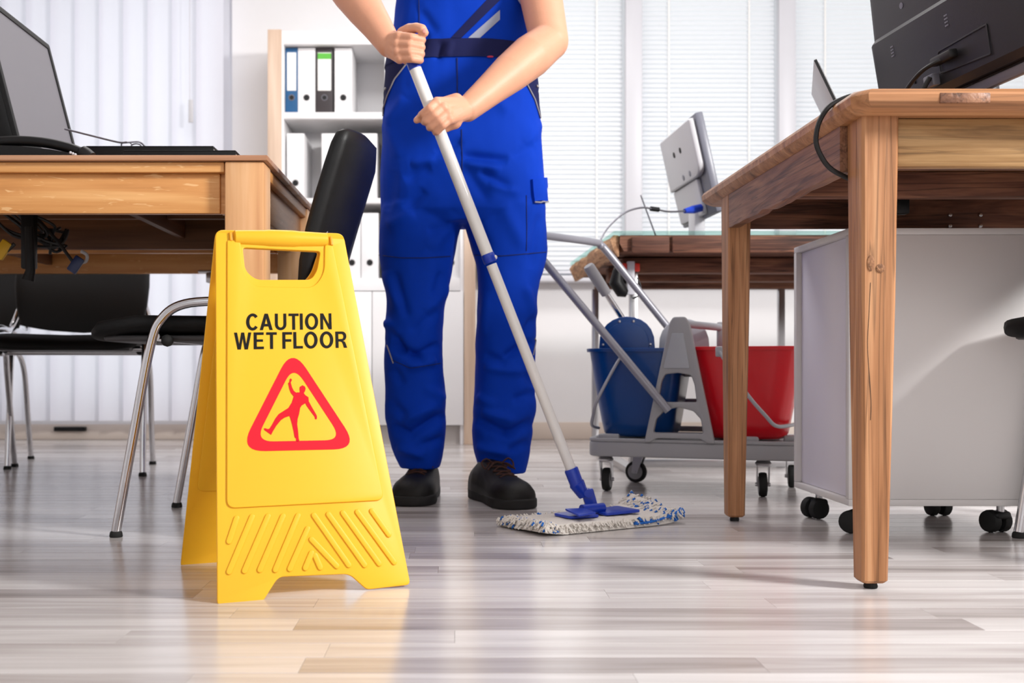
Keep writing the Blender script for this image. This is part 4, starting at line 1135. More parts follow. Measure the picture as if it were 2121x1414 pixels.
# A-shaped side frame on the near edge
XA = 0.255
Fa = Ft @ frame((XA, 0.018, 0.144), (1, 0, 0), (0, 0, 1), (0, -1, 0))     # x along, y up, z to the viewer
outer = [(-0.093, 0.0), (-0.078, 0.0), (-0.060, 0.012), (0.060, 0.012), (0.078, 0.0), (0.097, 0.0), (0.030, 0.325), (0.018, 0.345), (-0.014, 0.345), (-0.024, 0.330)]
h1 = [(-0.068, 0.028), (0.066, 0.028), (0.060, 0.066), (0.040, 0.088), (0.0, 0.098), (-0.036, 0.090), (-0.060, 0.066)]
h2 = [(-0.055, 0.112), (0.049, 0.112), (0.043, 0.160), (0.034, 0.185), (0.0, 0.192), (-0.036, 0.188), (-0.046, 0.168)]
h3 = [(-0.040, 0.204), (0.031, 0.204), (0.014, 0.300), (-0.017, 0.300)]
v_, f_ = plate(round_poly(outer, 0.006), [round_poly(h, 0.006) for h in (h1, h2)], 0.024, 0.004)
MB().add(v_, f_, Fa).build('side_frame', M['cartgrey'], t)
v_, f_ = plate(round_poly(h3, 0.004), (), 0.004, 0.0015); MB().add(v_, f_, Fa @ Matrix.Translation((0, 0, 0.0235))).build('frame_inlay', M['cartlight'], t)
# far side frame, same outline
Fa2 = Ft @ frame((XA, WD - 0.018, 0.144), (1, 0, 0), (0, 0, 1), (0, 1, 0))
v_, f_ = plate(round_poly(outer, 0.006), [round_poly(h, 0.006) for h in (h1, h2)], 0.024, 0.004)
MB().add(v_, f_, Fa2).build('side_frame', M['cartgrey'], t)
# cross bars from the A-frame to the right
q0 = Ft @ Vector((XA + 0.015, 0.012, 0.470)); q1 = P(1494, 678, 3.06)
MB().tube([q0, q1], 0.0105, 12).build('press_bar', M['cartlight'], t)
MB().box(q1.x - 0.012, q1.x + 0.03, q1.y - 0.012, q1.y + 0.012, q1.z - 0.06, q1.z + 0.016, 0.006).build('bar_socket', M['cartgrey'], t)
# push handle: two arms and a crossbar in one bent tube
hb0 = P(1385, 851, 2.885); n1 = P(1078, 482, 3.00); n2 = P(1243, 503, 3.30); hb1 = P(1440, 748, 3.34)
arm0 = (n1 - hb0).normalized(); cross_ = (n2 - n1).normalized(); arm1 = (hb1 - n2).normalized()
path = [hb0, hb0 + (n1 - hb0) * 0.5, n1 - arm0 * 0.035] + [n1 - arm0 * 0.012 + cross_ * 0.012] + [n1 + cross_ * 0.035, n2 - cross_ * 0.035] + [n2 - cross_ * 0.012 + arm1 * 0.012] + [n2 + arm1 * 0.035, (n2 + hb1) / 2, hb1]
MB().tube(cr(path, 5), 0.0115, 14).build('push_handle', M['greytube'], t)

# buckets
def bucket(name, label, m_, cx, cy, sx, sy, sx0, sy0, zt_, zb=0.1545):
    t = thing(name, label, 'bucket', tuple(Ft @ Vector((cx, cy, zb))), 'buckets on the mop trolley')
    def ring(hx, hy, z, n=8, r=0.07):
        return [(cx + a, cy + b_, z) for a, b_ in round_poly([(-hx, -hy), (hx, -hy), (hx, hy), (-hx, hy)], r, n)]
    out = [ring(sx0 * 0.92, sy0 * 0.92, zb), ring(sx0, sy0, zb + 0.01)]
    for k in range(1, 9):
        f = k / 8; out.append(ring(sx0 + (sx - sx0) * f ** 0.9, sy0 + (sy - sy0) * f ** 0.9, zb + 0.01 + (zt_ - zb - 0.02) * f))
    out += [ring(sx + 0.007, sy + 0.007, zt_ - 0.010), ring(sx + 0.008, sy + 0.008, zt_ - 0.001), ring(sx + 0.004, sy + 0.004, zt_), ring(sx - 0.004, sy - 0.004, zt_ - 0.002)]
    inn = [ring(sx0 + (sx - sx0) * f - 0.005, sy0 + (sy - sy0) * f - 0.005, zb + 0.01 + (zt_ - zb - 0.012) * f) for f in (0.9, 0.5, 0.05)]
    b_ = MB().loft(out + inn, caps=False, M=Ft)
    n = len(out[0])
    b_.f.append(tuple(range(n - 1, -1, -1))); b_.f.append(tuple(len(b_.v) - n + j for j in range(n)))
    b_.build('pail', m_, t, sharp=50)
    return t
ZR = 0.408
bb = bucket('blue_bucket', 'dark blue plastic bucket on the left of the mop trolley', M['bucket_blue'], 0.124, 0.190, 0.134, 0.162, 0.100, 0.125, ZR - 0.003)
rb = bucket('red_bucket', 'red plastic bucket on the right of the mop trolley', M['bucket_red'], 0.425, 0.190, 0.148, 0.162, 0.108, 0.125, ZR)
MB().tube(cr([P(1286, 738, 2.98), P(1262, 780, 2.965), P(1236, 832, 2.96), P(1229, 858, 2.97), P(1226, 880, 3.00), P(1240, 886, 3.06)], 6), 0.0045, 10).build('bail_handle', M['greytube'], bb)
MB().tube(cr([P(1490, 728, 2.83), P(1520, 775, 2.80), P(1552, 822, 2.78), P(1585, 860, 2.78), P(1608, 882, 2.79), P(1640, 880, 2.88), P(1662, 872, 2.98), P(1661, 852, 3.03), P(1655, 840, 3.06)], 6), 0.005, 10).build('bail_handle', M['cartlight'], rb)
MB().box(-0.010, 0.010, -0.006, 0.006, -0.014, 0.014, 0.004, M=Matrix.Translation(P(1490, 728, 2.835))).build('handle_lug', M['cartlight'], rb)

# wringer press hanging in the blue bucket: blue front cheek, grey far cheek, lever
t = thing('mop_wringer', 'mop wringer with blue and grey round-topped cheeks and a lever in the blue bucket', 'wringer', tuple(Ft @ Vector((0.17, 0.2, ZR))))
def cheek(w, h, low):
    pts = [(-w, low), (w, low), (w, 0.0)]
    for k in range(13):
        a = math.pi * k / 12
        pts.append((w * math.cos(a) ** 1 * (1.0), h * (math.sin(a) ** 0.75) if 0 < k < 12 else 0.0))
    pts.append((-w, 0.0))
    return pts[:3] + pts[4:-2] + [pts[-1]]
Fq = Ft @ frame((0.098, 0.085, ZR - 0.004), (1, 0, 0), (0, 0, 1), (0, -1, 0))
c1_ = cheek(0.080, 0.092, -0.09)
v_, f_ = plate(c1_, (), 0.008, 0.002); MB().add(v_, f_, Fq).build('blue_cheek', M['bucket_blue'], t)
c2_ = [(x * 0.80, y * 0.78 + (0.004 if y >= 0 else 0)) for x, y in c1_]
v_, f_ = plate(c2_, (), 0.004, 0.0015); MB().add(v_, f_, Fq @ Matrix.Translation((0, 0, 0.007))).build('cheek_rib', M['bucket_blue'], t)
for (x, y) in ((-0.068, 0.012), (-0.02, 0.081), (0.02, 0.081), (0.068, 0.012)):
    MB().lathe([(0.004, 0), (0.004, 0.002), (0.002, 0.003)], 10, Fq @ Matrix.Translation((x, y * 0.96, 0.0075))).build('rivet', M['steel'], t)
Fq2 = Ft @ frame((0.245, 0.185, ZR - 0.004), (0.97, 0.242, 0), (0, 0, 1), (0.242, -0.97, 0))
v_, f_ = plate(cheek(0.072, 0.088, -0.08), (), 0.010, 0.003); MB().add(v_, f_, Fq2).build('grey_cheek', M['cartlight'], t)
MB().tube([Ft @ Vector((0.06, 0.12, ZR - 0.045)), Ft @ Vector((0.23, 0.18, ZR - 0.045))], 0.010, 12).build('pivot_rod', M['steel'], t)
q0, q1, q2 = P(1218, 550, 3.02), P(1256, 608, 3.05), P(1300, 676, 3.09)
MB().tube([q1 - (q1 - q0) * 0.1, q2, q2 + (q2 - q1) * 0.5], 0.0085, 12).build('lever_rod', M['chrome'], t)
MB().tube([q0, q0 + (q1 - q0) * 0.06, q0 + (q1 - q0) * 0.5, q1], [0.0135, 0.0165, 0.0165, 0.0150], 14).build('lever_grip', M['cartgrey'], t)

# ================================================================ wet floor sign
psi = math.radians(23.5)
su = Vector((math.cos(psi), math.sin(psi), 0)); sp = Vector((-math.sin(psi), math.cos(psi), 0))
BLs = Vector((-0.3557, 1.565, 0)); SW = 0.305; SPREAD = 0.172
midb = BLs + su * SW / 2
TOPZ = 0.576
apex = midb + sp * SPREAD - su * 0.014 + zz * TOPZ
def face_frame(base, ap):
    w_ = (ap - base); L_ = w_.length; w_.normalize()
    x = su - w_ * su.dot(w_); x.normalize()
    n = x.cross(w_)
    return frame(base, x, w_, n), L_
Fs, SL = face_frame(midb, apex)
back_base = midb + sp * (2 * SPREAD)
Fbk, SLb = face_frame(back_base, apex)
t = thing('wet_floor_sign', 'yellow folding wet floor caution sign standing in the foreground', 'floor sign', tuple(midb + sp * SPREAD))
Fsi = Fs.inverted()
def on_sign(px, py):
    """a mark in the photograph, as a place on the sign's front face"""
    o_ = Vector((0, 0, H)); d_ = Vector(((px - CX) / F, 1.0, (CY - py) / F))
    n = Vector((Fs[0][2], Fs[1][2], Fs[2][2])); b0 = Vector((Fs[0][3], Fs[1][3], Fs[2][3]))
    k = (b0 - o_).dot(n) / d_.dot(n)
    q = Fsi @ (o_ + d_ * k)
    return (q.x, q.y)
S = on_sign
hb, ht = SW / 2, 0.218 / 2
def half(y): return hb + (ht - hb) * y / SL
outline = [(-hb, 0.0), S(545, 1244), S(577, 1194), S(724, 1188), S(761, 1228), (hb, 0.0), (ht, SL), (-ht, SL)]
outline[1] = (outline[1][0], 0.0); outline[4] = (outline[4][0], 0.0)
ol = round_poly(outline, [0.008, 0.006, 0.010, 0.010, 0.006, 0.008, 0.014, 0.014], 5)
hole_ = round_poly([S(503, 512), S(664, 520), S(657, 560), S(645, 579), S(530, 579), S(508, 560)], [0.006, 0.006, 0.016, 0.014, 0.014, 0.016], 5)
TH = 0.0045
v_, f_ = plate(ol, [hole_], TH, 0.0012); 
fp = MB().add(v_, f_, Fs @ Matrix.Translation((0, 0, -TH))).build('front_panel', M['yellow'], t)
inner = [S(470, 498), S(497, 498), S(503, 560), S(524, 594), S(650, 596), S(671, 566), S(672, 508), S(689, 509), S(795, 1036), S(469, 1053)]
v_, f_ = plate(round_poly(inner, [0.004, 0.004, 0.02, 0.02, 0.02, 0.02, 0.004, 0.004, 0.014, 0.014], 6), (), 0.0035, 0.0016, 3)
MB().add(v_, f_, Fs @ Matrix.Translation((0, 0, -0.0006))).build('raised_field', M['yellow'], t)
# moulded anti-slip ridges
segs = [((490, 1073), (474, 1121)), ((522, 1070), (474, 1184)), ((555, 1069), (506, 1182)), ((586, 1069), (538, 1180)), ((617, 1068), (570, 1180)), ((637, 1095), (600, 1178)), ((645, 1145), (632, 1176)),
        ((650, 1067), (722, 1170)), ((680, 1065), (755, 1170)), ((710, 1062), (785, 1167)), ((740, 1060), (816, 1164)), ((770, 1058), (805, 1107)), ((645, 1117), (697, 1172)), ((652, 1150), (663, 1175))]
rdg = MB()
for a, b_ in segs:
    A, B = Vector(S(*a)), Vector(S(*b_)); d_ = (B - A).normalized(); w_ = Vector((-d_.y, d_.x)) * 0.0045
    loop = [(A + w_ * math.sin(th) - d_ * 0.0045 * math.cos(th)) for th in [math.pi / 2 - math.pi * k / 6 for k in range(7)]] + [(B + w_ * math.sin(th) + d_ * 0.0045 * math.cos(th)) for th in [-math.pi / 2 + math.pi * k / 6 for k in range(7)]]
    v_, f_ = plate([(q.x, q.y) for q in loop], (), 0.0030, 0.0012)
    rdg.add(v_, f_, Fs @ Matrix.Translation((0, 0, -0.0008)))
rdg.build('moulded_ridges', M['yellow'], t)
# lettering: heavy narrow sans drawn stroke by stroke on a 0..1 high grid
def stroke_letter(ch):
    """returns outline loops [(outer, holes)] and advance width, cap height 1"""
    w = 0.185
    def bar(p, q, ww=w):
        p, q = Vector(p), Vector(q); d_ = (q - p).normalized(); n_ = Vector((-d_.y, d_.x)) * ww / 2
        return [tuple(p + n_), tuple(p - n_), tuple(q - n_), tuple(q + n_)]
    def arc(cx, cy, rx, ry, a0, a1, n=14):
        o_, i_ = [], []
        for k in range(n + 1):
            a = math.radians(a0 + (a1 - a0) * k / n)
            o_.append((cx + rx * math.cos(a), cy + ry * math.sin(a)))
            i_.append((cx + (rx - w) * math.cos(a), cy + (ry - w * 0.9) * math.sin(a)))
        return o_ + i_[::-1]
    def ell(cx, cy, rx, ry, n=32):
        return ([(cx + rx * math.cos(2 * math.pi * k / n), cy + ry * math.sin(2 * math.pi * k / n)) for k in range(n)],
                [(cx + (rx - w) * math.cos(-2 * math.pi * k / n), cy + (ry - w * 0.9) * math.sin(-2 * math.pi * k / n)) for k in range(n)])
    if ch == 'C': return [(arc(0.37, 0.5, 0.37, 0.52, 40, 320, 22), [])], 0.70
    if ch == 'O':
        o_, h_ = ell(0.39, 0.5, 0.39, 0.52); return [(o_, [h_])], 0.78
    if ch == 'A': return [([(0, 0), (0.18, 0), (0.245, 0.22), (0.495, 0.22), (0.56, 0), (0.74, 0), (0.465, 1), (0.275, 1)], [[(0.29, 0.37), (0.37, 0.72), (0.45, 0.37)]])], 0.74
    if ch == 'U':
        pts = [(0, 1), (0, 0.33)] + [(0.33 - 0.33 * math.cos(math.pi * k / 10), 0.33 - 0.35 * math.sin(math.pi * k / 10)) for k in range(1, 10)] + [(0.66, 0.33), (0.66, 1), (0.49, 1), (0.49, 0.34)]
        pts += [(0.33 + 0.16 * math.cos(math.pi * k / 10), 0.34 - 0.2 * math.sin(math.pi * k / 10)) for k in range(1, 10)] + [(0.17, 0.34), (0.17, 1)]
        return [(pts, [])], 0.66
    if ch == 'T': return [([(0.21, 0), (0.38, 0), (0.38, 0.85), (0.59, 0.85), (0.59, 1), (0, 1), (0, 0.85), (0.21, 0.85)], [])], 0.59
    if ch == 'I': return [([(0, 0), (0.17, 0), (0.17, 1), (0, 1)], [])], 0.17
    if ch == 'N': return [([(0, 0), (0.165, 0), (0.165, 0.70), (0.50, 0), (0.67, 0), (0.67, 1), (0.505, 1), (0.505, 0.31), (0.175, 1), (0, 1)], [])], 0.67
    if ch == 'W': return [([(0.19, 0), (0.37, 0), (0.47, 0.66), (0.57, 0), (0.75, 0), (0.94, 1), (0.775, 1), (0.66, 0.30), (0.55, 1), (0.39, 1), (0.28, 0.30), (0.165, 1), (0, 1)], [])], 0.94
    if ch == 'E': return [([(0, 0), (0.56, 0), (0.56, 0.15), (0.17, 0.15), (0.17, 0.44), (0.51, 0.44), (0.51, 0.58), (0.17, 0.58), (0.17, 0.85), (0.55, 0.85), (0.55, 1), (0, 1)], [])], 0.56
    if ch == 'F': return [([(0, 0), (0.17, 0), (0.17, 0.42), (0.50, 0.42), (0.50, 0.57), (0.17, 0.57), (0.17, 0.85), (0.55, 0.85), (0.55, 1), (0, 1)], [])], 0.55
    if ch == 'L': return [([(0, 0), (0.53, 0), (0.53, 0.15), (0.17, 0.15), (0.17, 1), (0, 1)], [])], 0.53
    if ch == 'R':
        bowl = [(0.40, 1.0)] + [(0.40 + 0.24 * math.sin(math.pi * k / 10), 0.71 + 0.29 * math.cos(math.pi * k / 10)) for k in range(1, 10)] + [(0.42, 0.425)]
        o_ = [(0, 0), (0, 1)] + bowl + [(0.55, 0.36), (0.60, 0.22), (0.67, 0), (0.48, 0), (0.43, 0.20), (0.37, 0.35), (0.28, 0.39), (0.17, 0.39), (0.17, 0)]
        h_ = [(0.17, 0.54), (0.37, 0.54)] + [(0.37 + 0.10 * math.sin(math.pi * k / 8), 0.695 - 0.155 * math.cos(math.pi * k / 8)) for k in range(1, 8)] + [(0.37, 0.85), (0.17, 0.85)]
        return [(o_, [h_])], 0.67
def write(s, corners, name):
    """corners: bottom-left, bottom-right, top-left of the line in sign coordinates"""
    bl, br, tl = (Vector(c) for c in corners)
    x = 0.0; items = []
    for ch in s:
        if ch == ' ': x += 0.24; continue
        loops, adv = stroke_letter(ch)
        items.append((x, loops)); x += adv + (0.13 if ch not in 'LTFC' else 0.07)
    tot = x - 0.13 if s[-1] not in 'LTF' else x - 0.08
    ex_ = (br - bl) / tot; ey_ = (tl - bl)
    mb = MB()
    for x0_, loops in items:
        for o_, hs in loops:
            f2 = lambda q: tuple(bl + ex_ * (q[0] + x0_) + ey_ * q[1])
            v_, f_ = plate([f2(q) for q in o_], [[f2(q) for q in h_] for h_ in hs], 0.0006)
            mb.add(v_, f_, Fs @ Matrix.Translation((0, 0, 0.0029)))
    return mb.build(name, M['ink_black'], t, smooth=False)
write('CAUTION', (S(509, 685), S(686, 683), S(509, 651)), 'lettering')
write('WET FLOOR', (S(484, 725), S(718, 721), S(484, 690)), 'lettering')
# warning triangle ring
def tri(rr_, k):
    c = Vector(((a_[0] + b2[0] + c2[0]) / 3, (a_[1] + b2[1] + c2[1]) / 3))
    return round_poly([(c.x + (q[0] - c.x) * k, c.y + (q[1] - c.y) * k) for q in (a_, b2, c2)], rr_, 9)
a_, b2, c2 = S(494, 936), S(742, 930), S(604, 720)
v_, f_ = plate(tri(0.042, 1.0), [tri(0.030, 0.735)], 0.0006)
MB().add(v_, f_, Fs @ Matrix.Translation((0, 0, 0.0029))).build('warning_triangle', M['ink_red'], t, smooth=False)
# slipping figure, traced outline
def C(x, y): return S(500 + x * 260 / 1671, 730 + y * 220 / 1414)
fig = [(650, 350), (668, 368), (650, 405), (668, 470), (690, 515), (722, 540), (748, 535), (766, 540), (772, 520), (768, 490), (772, 462), (805, 442), (838, 458), (848, 488), (840, 520), (824, 545), (840, 570), (886, 602), (890, 655), (935, 738), (980, 815), (998, 850), (998, 888), (985, 896), (972, 888), (970, 862), (905, 775), (862, 715), (846, 680), (795, 712), (775, 745), (762, 820), (742, 890), (736, 960), (748, 1050), (756, 1150), (765, 1180), (745, 1197), (722, 1192), (722, 1150), (702, 1132), (690, 1060), (668, 960), (645, 880), (632, 850), (570, 872), (520, 905), (455, 985), (410, 1060), (390, 1100), (350, 1072), (300, 1036), (292, 1016), (310, 1013), (345, 1024), (368, 1018), (405, 960), (445, 885), (490, 825), (560, 780), (620, 742), (665, 670), (690, 590), (650, 540), (632, 490), (616, 412), (632, 400), (636, 362)]
v_, f_ = plate([C(*q) for q in fig], (), 0.0006)
MB().add(v_, f_, Fs @ Matrix.Translation((0, 0, 0.0029))).build('slipping_figure', M['ink_crimson'], t, smooth=False)
# back panel
v_, f_ = plate(ol, [hole_], TH, 0.0012)
MB().add(v_, f_, Fbk).build('back_panel', M['yellow'], t)
v_, f_ = plate(round_poly([(q[0], q[1]) for q in inner], [0.004, 0.004, 0.02, 0.02, 0.02, 0.02, 0.004, 0.004, 0.014, 0.014], 6), (), 0.003, 0.0012, 3)
MB().add(v_, f_, Fbk @ Matrix.Translation((0, 0, TH - 0.001))).build('back_field', M['yellow'], t)
# rolled handle with hinge knuckles along the top
xh = Vector((Fs[0][0], Fs[1][0], Fs[2][0]))
ac = apex - zz * 0.013
hw_ = 0.0765
bar_ = [ac + xh * s for s in (-0.080, -0.078, -hw_ + 0.004, -0.03, -0.02, 0.02, 0.03, hw_ - 0.004, 0.078, 0.080)]
MB().tube(bar_, [0.009, 0.0125, 0.0130, 0.0145, 0.0155, 0.0155, 0.0145, 0.0130, 0.0125, 0.009], 20).build('carry_handle', M['yellow'], t)
for (pa, pb) in (((474, 482), (481, 500)), ((488, 482), (497, 500)), ((667, 490), (674, 508)), ((682, 491), (689, 509))):
    x0_, y1_ = S(*pa); x1_, y0_ = S(*pb)
    MB().box(x0_, x1_, y0_, y1_, 0.0005, 0.0042, 0.0006, M=Fs).build('hinge_slot', M['yellow_dark'], t)

# ================================================================ mop
t = thing('flat_mop', 'flat mop with a white pole and blue fittings held by the worker', 'mop', tuple(G(1215, 1078)))
pt = P(826, 55, 2.405); pbm = P(1183, 972, 2.435)
ax_ = (pbm - pt).normalized()
def along_(px_y):      # point of the pole at a given photo height
    k = (px_y - 55) / (972 - 55); return pt + (pbm - pt) * k
jn = along_(530)
MB().tube([along_(140), jn], 0.0140, 18).build('upper_pole', M['mop_white'], t)
MB().tube([along_(545), along_(978)], 0.0120, 18).build('lower_pole', M['mop_white'], t)
MB().tube([along_(72), along_(76), along_(142)], [0.008, 0.0146, 0.0146], 18).build('grip', M['mop_blue'], t)
MB().tube([along_(523), along_(526), along_(538), along_(541)], [0.0145, 0.0155, 0.0155, 0.0140], 18).build('twist_collar', M['mop_blue'], t)
MB().ball(jn + Vector((0.014, -0.002, 0.0)), 0.006, 10).build('collar_clip', M['mop_white'], t)
foot = P(1219, 1070, 2.440); foot.z = 0.036
s0, s1, s2 = along_(970), along_(1000), along_(1000) + (foot - along_(1000)) * 0.62
MB().tube([s0, along_(973), s1, s1 + (s2 - s1) * 0.04, s1 + (s2 - s1) * 0.1, s2 - (s2 - s1) * 0.15, s2], [0.0145, 0.0162, 0.0158, 0.0180, 0.0180, 0.0135, 0.0120], 18).build('socket', M['mop_blue'], t)
MB().box(-0.014, 0.014, -0.010, 0.010, -0.042, 0.014, 0.004, M=Matrix.Translation(foot + Vector((0, 0, 0.02))) @ Matrix.Rotation(-0.28, 4, 'Y')).tube([foot + Vector((-0.002, -0.016, 0.026)), foot + Vector((-0.002, 0.016, 0.026))], 0.010, 12).build('swivel_fork', M['mop_blue'], t)
# pad axes on the floor
pa = G(1131, 1112); pb_ = G(1392, 1086)
pu = (pb_ - pa); PLN = pu.length + 0.035; pu.normalize(); pvv = Vector((-pu.y, pu.x, 0))
PWD = 0.175
Fp = frame((pa.x, pa.y, 0), pu, pvv, zz)
def curl(a, b_):
    k = max(0.0, (a - 0.72 * PLN) / (0.28 * PLN))
    l = max(0.0, (0.12 * PLN - a) / (0.12 * PLN))
    back = b_ / PWD
    return 0.032 * k * k * (0.35 + 0.9 * back * back) + 0.006 * math.sin(a * 33 + b_ * 20) * 0.4 * k + 0.006 * l * (1 - back)
MB().tube([Fp @ Vector((PLN * 0.5 - 0.03, PWD / 2, 0.036)), Fp @ Vector((PLN * 0.5 + 0.03, PWD / 2, 0.036))], 0.011, 14).build('pivot', M['mop_blue'], t)
# blue foot plate, two wings
for (a0, a1, nm) in ((0.105, PLN / 2 - 0.012, 'wing'), (PLN / 2 + 0.012, PLN - 0.085, 'wing')):
    v_, f_ = plate(round_poly([(a0, 0.055), (a1, 0.045), (a1, PWD - 0.045), (a0, PWD - 0.055)], 0.01), (), 0.006, 0.0015)
    tilt = 0.10 if a0 < 0.11 else 0.03
    MB().add(v_, f_, Fp @ Matrix.Translation((PLN / 2, 0, 0.0225)) @ Matrix.Rotation(tilt if a0 > 0.11 else 0.0, 4, 'Y').inverted() @ Matrix.Translation((-PLN / 2, 0, 0))).build('foot_plate', M['mop_blue'], t)
v_, f_ = plate(round_poly([(0.10, 0.02), (0.155, 0.03), (0.155, 0.075), (0.11, 0.085)], 0.006), (), 0.004, 0.001)
MB().add(v_, f_, Fp @ Matrix.Translation((0.0, 0, 0.030)) @ Matrix.Rotation(0.10, 4, 'X')).build('pedal', M['mop_blue'], t)
# pad body
NA, NB = 40, 18
pad_t, pad_b = [], []
for i in range(NA + 1):
    for j in range(NB + 1):
        a = PLN * i / NA; b_ = PWD * j / NB
        e = min(a, PLN - a, b_, PWD - b_)
        rd = 0.019 * min(1.0, math.sqrt(max(e, 0) / 0.010)) if e < 0.010 else 0.019
        wob = 0.0012 * math.sin(i * 1.9 + j) * math.cos(j * 2.3)
        pad_t.append(Fp @ Vector((a, b_, 0.002 + rd + wob + curl(a, b_)))); pad_b.append(Fp @ Vector((a, b_, 0.0015 + curl(a, b_))))
fs = []
K = (NA + 1) * (NB + 1); idx = lambda i, j: i * (NB + 1) + j
for i in range(NA):
    for j in range(NB):
        q = (idx(i, j), idx(i + 1, j), idx(i + 1, j + 1), idx(i, j + 1)); fs.append(q); fs.append(tuple(K + p for p in reversed(q)))
for i in range(NA):
    for j in (0, NB): fs.append((idx(i, j), idx(i + 1, j), K + idx(i + 1, j), K + idx(i, j)))
for j in range(NB):
    for i in (0, NA): fs.append((idx(i, j), idx(i, j + 1), K + idx(i, j + 1), K + idx(i, j)))
MB().add(pad_t + pad_b, fs).build('mop_pad', M['padwhite'], t, sharp=80)
# looped fringe: white and blue yarn round the pad
rg = random.Random(21)
for nm, m_, cnt in (('white_fringe', M['padwhite'], 620), ('blue_fringe', M['padblue'], 120)):
    fr = MB()
    for k in range(cnt):
        blue = nm == 'blue_fringe'
        side = rg.random()
        if side < (0.42 if not blue else 0.30): a, b_, ox, oy = rg.uniform(-0.004, 0.03), rg.uniform(0, PWD), -1, 0
        elif side < (0.62 if not blue else 0.62): a, b_, ox, oy = PLN - rg.uniform(-0.004, 0.05), rg.uniform(0, PWD), 1, 0
        elif side < 0.85: a, b_, ox, oy = rg.uniform(0, PLN), rg.uniform(-0.002, 0.006), 0, -1
        else: a, b_, ox, oy = rg.uniform(0, PLN), PWD - rg.uniform(-0.002, 0.012), 0, 1
        if blue and side >= 0.62:
            a = rg.uniform(0.62, 1.0) * PLN if oy < 0 else rg.uniform(0, 0.9) * PLN
        zb = curl(min(max(a, 0), PLN), min(max(b_, 0), PWD))
        e = min(a, PLN - a, b_, PWD - b_); inside = e > 0.008
        z0 = zb + (0.020 if inside else rg.uniform(0.005, 0.019))
        L_ = rg.uniform(0.007, 0.014); th = rg.uniform(-0.7, 0.7)
        dx_, dy_ = ox * math.cos(th) - oy * math.sin(th), ox * math.sin(th) + oy * math.cos(th)
        pts = [Fp @ Vector((a - dx_ * L_ * 0.5, b_ - dy_ * L_ * 0.5, z0)), Fp @ Vector((a, b_, z0 + 0.003)), Fp @ Vector((a + dx_ * L_ * 0.5, b_ + dy_ * L_ * 0.5, max(z0 - 0.003, 0.003)))]
        fr.tube(pts, [0.0018, 0.0026, 0.0018], 5)
    o = fr.build(nm, m_, t, fix=False); o['kind'] = 'stuff'
# blue stripe stitched along the right end
st = [Fp @ Vector((PLN * f, -0.001 + 0.03 * max(0, f - 0.8), 0.010 + curl(PLN * f, 0.0) + 0.011 * max(0, (f - 0.72) / 0.28))) for f in [0.62 + 0.38 * k / 14 for k in range(15)]]
MB().tube(st, 0.004, 8, flat=0.7).build('blue_stripe', M['padblue'], t)

# ================================================================ the worker
from mathutils import noise as mnoise
PERSON = thing('person', 'person in blue bib overalls and black shoes mopping the floor', 'person', (0.0, 2.78, 0))
DB = 2.82
def sring(cx, cy, hx, hy, z, n=40, e=2.4):
    r = []
    for j in range(n):
        a = 2 * math.pi * j / n; c, s = math.cos(a), math.sin(a)
        r.append((cx + hx * math.copysign(abs(c) ** (2 / e), c), cy + hy * math.copysign(abs(s) ** (2 / e), s), z))
    return r
def interp(tab, y):
    for a, b_ in zip(tab, tab[1:]):
        if a[0] <= y <= b_[0]:
            f = (y - a[0]) / (b_[0] - a[0]); return [p + (q - p) * f for p, q in zip(a, b_)]
    return tab[0] if y < tab[0][0] else tab[-1]
legL = [(430, 788, 962), (450, 787, 958), (480, 785, 950), (530, 785, 942), (560, 790, 938), (590, 797, 931), (630, 801, 920), (690, 801, 917), (740, 797, 915), (800, 797, 919), (860, 797, 924), (910, 806, 925), (950, 820, 918), (972, 829, 911)]
legR = [(430, 958, 1131), (450, 961, 1131), (480, 967, 1131), (530, 981, 1132), (560, 986, 1126), (590, 987, 1116), (630, 988, 1112), (690, 988, 1110), (740, 987, 1107), (800, 984, 1107), (850, 980, 1110), (900, 978, 1104), (940, 983, 1099), (982, 996, 1090)]
tors = [(-110, 826, 1086), (0, 822, 1092), (60, 814, 1098), (100, 806, 1107), (150, 800, 1113), (200, 795, 1117), (260, 790, 1120), (340, 788, 1125), (400, 788, 1131), (450, 787, 1131), (466, 800, 1118)]
depth_leg = [(430, 0.112), (530, 0.100), (640, 0.086), (740, 0.088), (860, 0.088), (985, 0.068)]
depth_tor = [(-110, 0.110), (0, 0.120), (100, 0.118), (200, 0.128), (340, 0.138), (440, 0.128), (466, 0.10)]
ycen = [(-110, 2.83), (100, 2.83), (300, 2.83), (560, 2.815), (660, 2.805), (800, 2.84), (985, 2.86)]
mb = MB()
for tab, dep in ((legL, depth_leg), (legR, depth_leg), (tors, depth_tor)):
    rings = []
    ysamp = np.linspace(tab[0][0], tab[-1][0], 26)
    for yp in ysamp:
        _, a, b_ = interp(tab, yp); cy = interp(ycen, yp)[1]; hd = interp(dep, yp)[1]
        z = H + (CY - yp) * DB / F
        x0_, x1_ = (a - CX) * DB / F, (b_ - CX) * DB / F
        rings.append(sring((x0_ + x1_) / 2, cy, (x1_ - x0_) / 2, hd, z))
    mb.loft(rings)
ome = remesh(mb, 0.0046, 8, 0.5)
nv = len(ome.vertices)
co = np.empty(nv * 3); ome.vertices.foreach_get('co', co); co = co.reshape(-1, 3)
no = np.empty(nv * 3); ome.vertices.foreach_get('normal', no); no = no.reshape(-1, 3)
px_ = CX + co[:, 0] * F / co[:, 1]; py_ = CY - (co[:, 2] - H) * F / co[:, 1]
disp = np.zeros(nv)
